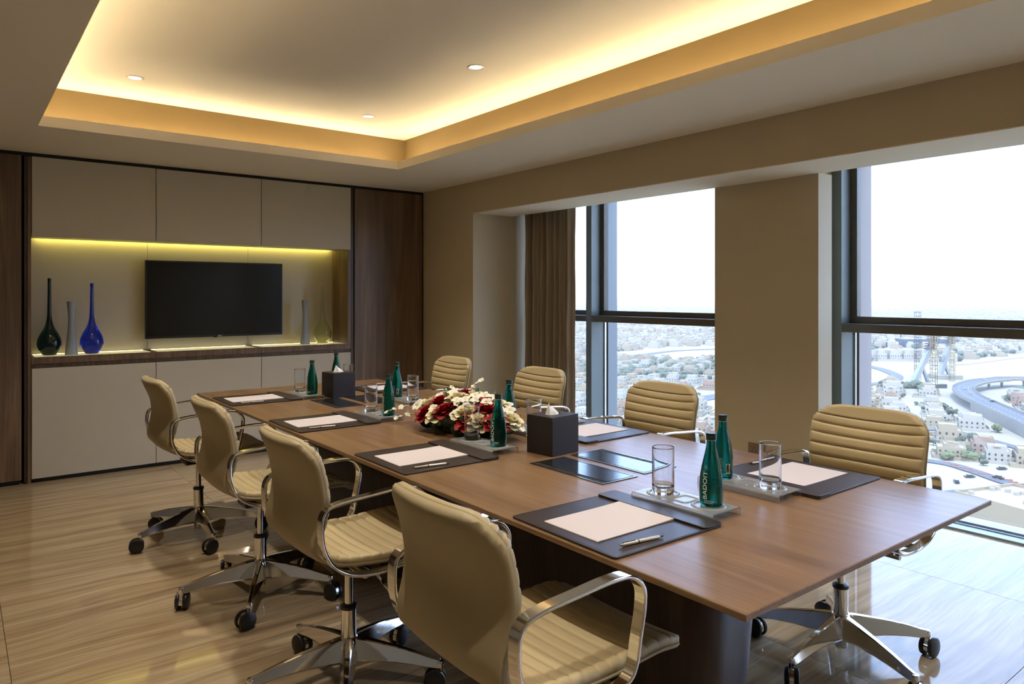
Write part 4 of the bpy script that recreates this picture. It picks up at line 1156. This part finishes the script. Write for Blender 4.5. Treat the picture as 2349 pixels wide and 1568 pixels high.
def blocks(name, items, m, label):
    V, F = [], []
    for x, y, w_, d_, h, a in items:
        c, s = math.cos(a), math.sin(a); n = len(V)
        for z in (0, h):
            for p, q in ((-w_, -d_), (w_, -d_), (w_, d_), (-w_, d_)): V.append((x + p / 2 * c - q / 2 * s, y + p / 2 * s + q / 2 * c, GZ + z))
        F += [tuple(n + t for t in f) for f in ((4, 5, 6, 7), (0, 1, 5, 4), (1, 2, 6, 5), (2, 3, 7, 6), (3, 0, 4, 7))]
    me = bpy.data.meshes.new(name); me.from_pydata(V, [], F); me.materials.append(m); o = bpy.data.objects.new(name, me); COL.objects.link(o)
    tag(o, label, 'buildings', kind='stuff')
for nm, m, lab in [('distant_white_houses', 'villa_white', 'tiny white houses of the distant city'), ('distant_cream_houses', 'villa_cream', 'tiny cream houses of the distant city'), ('distant_tan_houses', 'far_building', 'tiny tan houses of the distant city')]:
    it = []
    for k, (dist, x, y, px) in enumerate(rest):
        if k % 3 == ['distant_white_houses', 'distant_cream_houses', 'distant_tan_houses'].index(nm):
            w_, d_ = r.uniform(11, 18), r.uniform(10, 16); h = r.uniform(5, 9); a = ga
            it.append((x, y, w_, d_, h, a)); it.append((x + r.uniform(-2, 2), y + r.uniform(-2, 2), w_ * .6, d_ * .6, h + 3, a))
            it.append((x + 9, y - 6, 4, 4, 3.5, a))
    for k in range(7500):
        dist = 1450 + 3600 * r.random() ** 1.4; px = r.uniform(1180, 2600); u = (px - 1174.5) / FPX; t = dist / math.hypot(1, u)
        x, y = (sy_ + cy_ * u) * t, (cy_ - sy_ * u) * t
        if free(x, y, 8): it.append((x, y, r.uniform(9, 24), r.uniform(8, 20), r.choice([5, 7, 8, 9, 12, 16]), ga + r.choice([0, .3])))
    blocks(nm, it, M[m], lab)
# trees
r = random.Random(11); cnt = 0; far = []
while cnt < 260:
    dist = 230 + 900 * r.random() ** 1.3; px = r.choice([r.uniform(1290, 1660), r.uniform(1990, 2420)]); u = (px - 1174.5) / FPX; t = dist / math.hypot(1, u)
    x, y = (sy_ + cy_ * u) * t, (cy_ - sy_ * u) * t
    if x < 90 or not free(x, y, 4): continue
    o = bpy.data.objects.new('tree', r.choice(TR)); COL.objects.link(o); o.location = (x, y, GZ); s = r.uniform(.4, 1.15); o.scale = (s * 1.1, s, s * r.uniform(.7, 1.1)); o.rotation_euler = (0, 0, r.random() * 6)
    wl, dl = where(px, dist); tk = ['small', 'large'][s > .78] + [' pale green', ' grey green'][o.data != TR[2]]
    tag(o, tk + ' tree ' + dl + ', in the ' + wl, 'tree', tk + ' trees ' + dl + ' through the ' + wl); cnt += 1
V, F = [], []
ico = NB(); bmesh.ops.create_icosphere(ico, subdivisions=1, radius=1); iv = [v.co.copy() for v in ico.verts]; jf = [tuple(v.index for v in f.verts) for f in ico.faces]; ico.free()
for k in range(6500):
    dist = 700 + 3400 * r.random() ** 1.2; px = r.uniform(1240, 2500); u = (px - 1174.5) / FPX; t = dist / math.hypot(1, u)
    x, y = (sy_ + cy_ * u) * t, (cy_ - sy_ * u) * t
    if not free(x, y, 2): continue
    s = r.uniform(2, 5.5); n = len(V)
    for q in iv: V.append((x + q.x * s * r.uniform(.9, 1.6), y + q.y * s * 1.2, GZ + s * .8 + q.z * s * .8))
    F += [tuple(n + w_ for w_ in f) for f in jf]
me = bpy.data.meshes.new('distant_trees'); me.from_pydata(V, [], F); me.materials.append(M['tree_green']); o = bpy.data.objects.new('distant_trees', me); COL.objects.link(o)
tag(o, 'scattered green trees of the distant city', 'trees', kind='stuff')

# two crossed white pylons under construction, with scaffold tops and tower cranes
def beam(bm, a, b_, w0, w1):
    a, b_ = Vector(a), Vector(b_); t = (b_ - a).normalized(); s = t.cross(Vector((0, 0, 1))).normalized(); n = s.cross(t)
    A = [bm.verts.new(a + (s * p + n * q * .6) * w0 / 2) for p, q in ((-1, -1), (1, -1), (1, 1), (-1, 1))]
    B = [bm.verts.new(b_ + (s * p + n * q * .6) * w1 / 2) for p, q in ((-1, -1), (1, -1), (1, 1), (-1, 1))]
    bm.faces.new(A); bm.faces.new(B)
    for k in range(4): bm.faces.new((A[k], A[(k + 1) % 4], B[(k + 1) % 4], B[k]))
def up(px, py, base):
    """point above/below the pixel on the vertical plane facing the window at the depth of base"""
    d = base.x * sy_ + base.y * cy_; u = (px - 1174.5) / FPX
    return Vector(((sy_ + cy_ * u) * d, (cy_ - sy_ * u) * d, CAM_H + (677 - py) / FPX * d))
def lattice(bm, p, h, w, step, m=0):
    for sx_, sy2 in ((-1, -1), (1, -1), (1, 1), (-1, 1)): tube(bm, [(p.x + sx_ * w / 2, p.y + sy2 * w / 2, GZ), (p.x + sx_ * w / 2, p.y + sy2 * w / 2, GZ + h)], .22, 4)
    z = GZ; k = 0
    while z < GZ + h:
        for (a, c), (d, e_) in (((-1, -1), (1, -1)), ((1, -1), (1, 1)), ((1, 1), (-1, 1)), ((-1, 1), (-1, -1))):
            tube(bm, [(p.x + a * w / 2, p.y + c * w / 2, z), (p.x + d * w / 2, p.y + e_ * w / 2, min(z + step * (k % 2 * 2 - 0) * .5, GZ + h))], .14, 3)
            tube(bm, [(p.x + a * w / 2, p.y + c * w / 2, z), (p.x + d * w / 2, p.y + e_ * w / 2, z)], .14, 3)
        z += step; k += 1
def pylon(base_px, legs, label, tops):
    bp = gp(*base_px); e = tag(empty('arch_pylon', bp), label, 'monument')
    for a, c, w0, w1 in legs:
        b = NB(); pa = up(*a, bp) - bp; pc = up(*c, bp) - bp; beam(b, pa, pc, w0, w1); obj('leg', b, M['arch_white'], e)
    b = NB(); d = Vector((cy_, -sy_, 0)); q = Vector((sy_, cy_, 0))
    return e, bp
e, bp = pylon((2118, 886), [((2092, 884), (2134, 796), 6.2, 5.0), ((2132, 886), (2116, 842), 3.6, 2.6)], 'front white leaning pylon of the monument with scaffolded top', None)
b = NB(); a = up(2134, 800, bp) - bp; c = up(2152, 740, bp) - bp
for k in range(12):
    t = k / 11; p = a.lerp(c, t); box(b, p.x - 4.2, p.x + 4.2, p.y - 4.2, p.y + 4.2, p.z, p.z + .9)
beam(b, a, c, 5.5, 5.0); obj('scaffold_top', b, M['scaffold'], e)
box(bb := NB(), -14, 14, -12, 12, 0, 3.5); obj('plinth', bb, M['villa_window'], e, rz=-YAW)
e, bp = pylon((2168, 868), [((2154, 866), (2178, 790), 5.6, 5.0), ((2182, 872), (2158, 815), 2.4, 4.4)], 'rear white crossing pylon of the monument with dark scaffolded top', None)
b = NB(); a = up(2178, 788, bp) - bp; c = up(2190, 745, bp) - bp
for k in range(8):
    p = a.lerp(c, k / 7); box(b, p.x - 4, p.x + 4, p.y - 4, p.y + 4, p.z, p.z + .9)
beam(b, a, c, 5.5, 5.0); obj('scaffold_top', b, M['scaffold'], e)
box(bb := NB(), -12, 12, -9, 9, 0, 4); obj('plinth', bb, M['kerb'], e, rz=-YAW)
for px, py, m, h, w_, lab in [(2142, 891, 'crane_yellow', 60, 4.2, 'yellow lattice crane mast in front of the pylons'), (2105, 870, 'scaffold', 66, 4.2, 'grey lattice mast left of the pylons'), (2184, 874, 'crane_yellow', 60, 3.4, 'pale yellow lattice mast right of the pylons')]:
    p = gp(px, py); b = NB(); lattice(b, Vector((0, 0, 0)), h, w_, 3.4); o = obj('crane_mast', b, M[m], loc=(p.x, p.y, 0)); tag(o, lab, 'crane')
def slab(name, px, py, w_, d_, h, m, label, cat='building', rz=-YAW):
    p = gp(px, py); o = obj(name, box(NB(), -w_ / 2, w_ / 2, -d_ / 2, d_ / 2, 0, h), M[m], loc=(p.x, p.y, GZ), rz=rz); return tag(o, label, cat)
slab('office_block', 2125, 795, 85, 30, 13, 'blue_building', 'long low blue building behind the pylons')
slab('office_block', 2065, 795, 50, 24, 8, 'blue_building', 'lower blue wing left of the long blue building')
# white courtyard blocks at the desert's edge
for k in range(9):
    px = 2004 + k * 15; p = gp(px, 826 + (k % 2)); o = bpy.data.objects.new('villa', VT[[0, 1, 3][k % 3]][0]); COL.objects.link(o); o.location = p; o.rotation_euler = (0, 0, -YAW); o.scale = (.8, .8, 1.2)
    tag(o, 'white courtyard house in the row behind the pylons', 'house', 'white courtyard houses behind the pylons')
    w_ = bpy.data.objects.new('window', VT[[0, 1, 3][k % 3]][1]); COL.objects.link(w_); w_.parent = o; w_['kind'] = 'stuff'
# cars and barriers
def car(p, a, m, label):
    e = tag(empty('car', p, a), label, 'car', 'cars outside')
    obj('body', box(NB(), -2.2, 2.2, -.9, .9, .3, 1.0, bev=.2), M[m], e); obj('cabin', box(NB(), -1.3, 1.1, -.8, .8, 1.0, 1.5, bev=.15), M['villa_window'], e)
def hdir(p, q): return math.atan2(q.y - p.y, q.x - p.x)
for px, py, z, m, lab in [(2214, 892, HZ, 'car_white', 'white car on the tightest bend of the elevated highway'), (2228, 903, HZ, 'car_white', 'second white car on the highway bend'), (2258, 871, HZ, 'car_white', 'white car on the far stretch of the highway'),
                          (2275, 921, HZ, 'car_dark', 'dark car descending the elevated highway'), (2290, 1097, GZ + .6, 'car_dark', 'dark car on the street with red barriers'),
                          (2224, 1095, GZ, 'car_dark', 'dark car parked on the sand'), (2194, 1107, GZ, 'car_dark', 'dark car further left on the sand'), (2298, 1077, GZ, 'car_dark', 'dark car under the awning by the white houses')]:
    p = gp(px, py, z + .05); q = min(P, key=lambda s: (s - p).length); car(p, r.random() * 3 if z < HZ else hdir(q, P[min(P.index(q) + 1, len(P) - 1)]), m, lab)
for k in range(12):
    px = 2170 + k * 15.5 + 4 * (k % 2); py = 1060 + k * 4.4 + (k % 3); p = gp(px, py + 4, GZ)
    o = obj('road_barrier', box(NB(), -1.6, 1.6, -.25, .25, 0, 1.0, bev=.08), M['barrier_red'], loc=p, rz=-YAW - .25 + r.uniform(-.2, .2)); tag(o, 'red plastic barrier along the street in the wide window', 'barrier', 'red road barriers')
# flat roofed block close below the tower
p = gp(2330, 1215); e = tag(empty('apartment_block', p, -YAW + .35), 'pale flat roofed block directly below the wide window', 'building')
b = NB(); box(b, -14, 16, -16, 12, 0, 11)
for a in [(-14, 16, -16, -15.6), (-14, 16, 11.6, 12), (-14, -13.6, -15.6, 11.6), (15.6, 16, -15.6, 11.6)]: box(b, *a, 11, 12)
obj('walls', b, M['villa_cream'], e)
for k in range(14):
    x, y = r.uniform(-12, 14), r.uniform(-14, 10); obj('roof_unit', box(NB(), x, x + 1.6, y, y + 1.2, 11, 12.2), M['villa_white'], e)
hz = bpy.data.materials.new('haze'); hz.use_nodes = True; t = hz.node_tree; t.nodes.clear()
vo = t.nodes.new('ShaderNodeVolumeScatter'); vo.inputs['Color'].default_value = (1, .97, .93, 1); vo.inputs['Density'].default_value = 1 / 9000; vo.inputs['Anisotropy'].default_value = .2
oo = t.nodes.new('ShaderNodeOutputMaterial'); t.links.new(vo.outputs[0], oo.inputs['Volume'])
tag(obj('dust_haze', box(NB(), 30, 9000, -5000, 9000, GZ - 1, 400), hz), 'thin pale dust haze over the city', 'haze', kind='stuff')
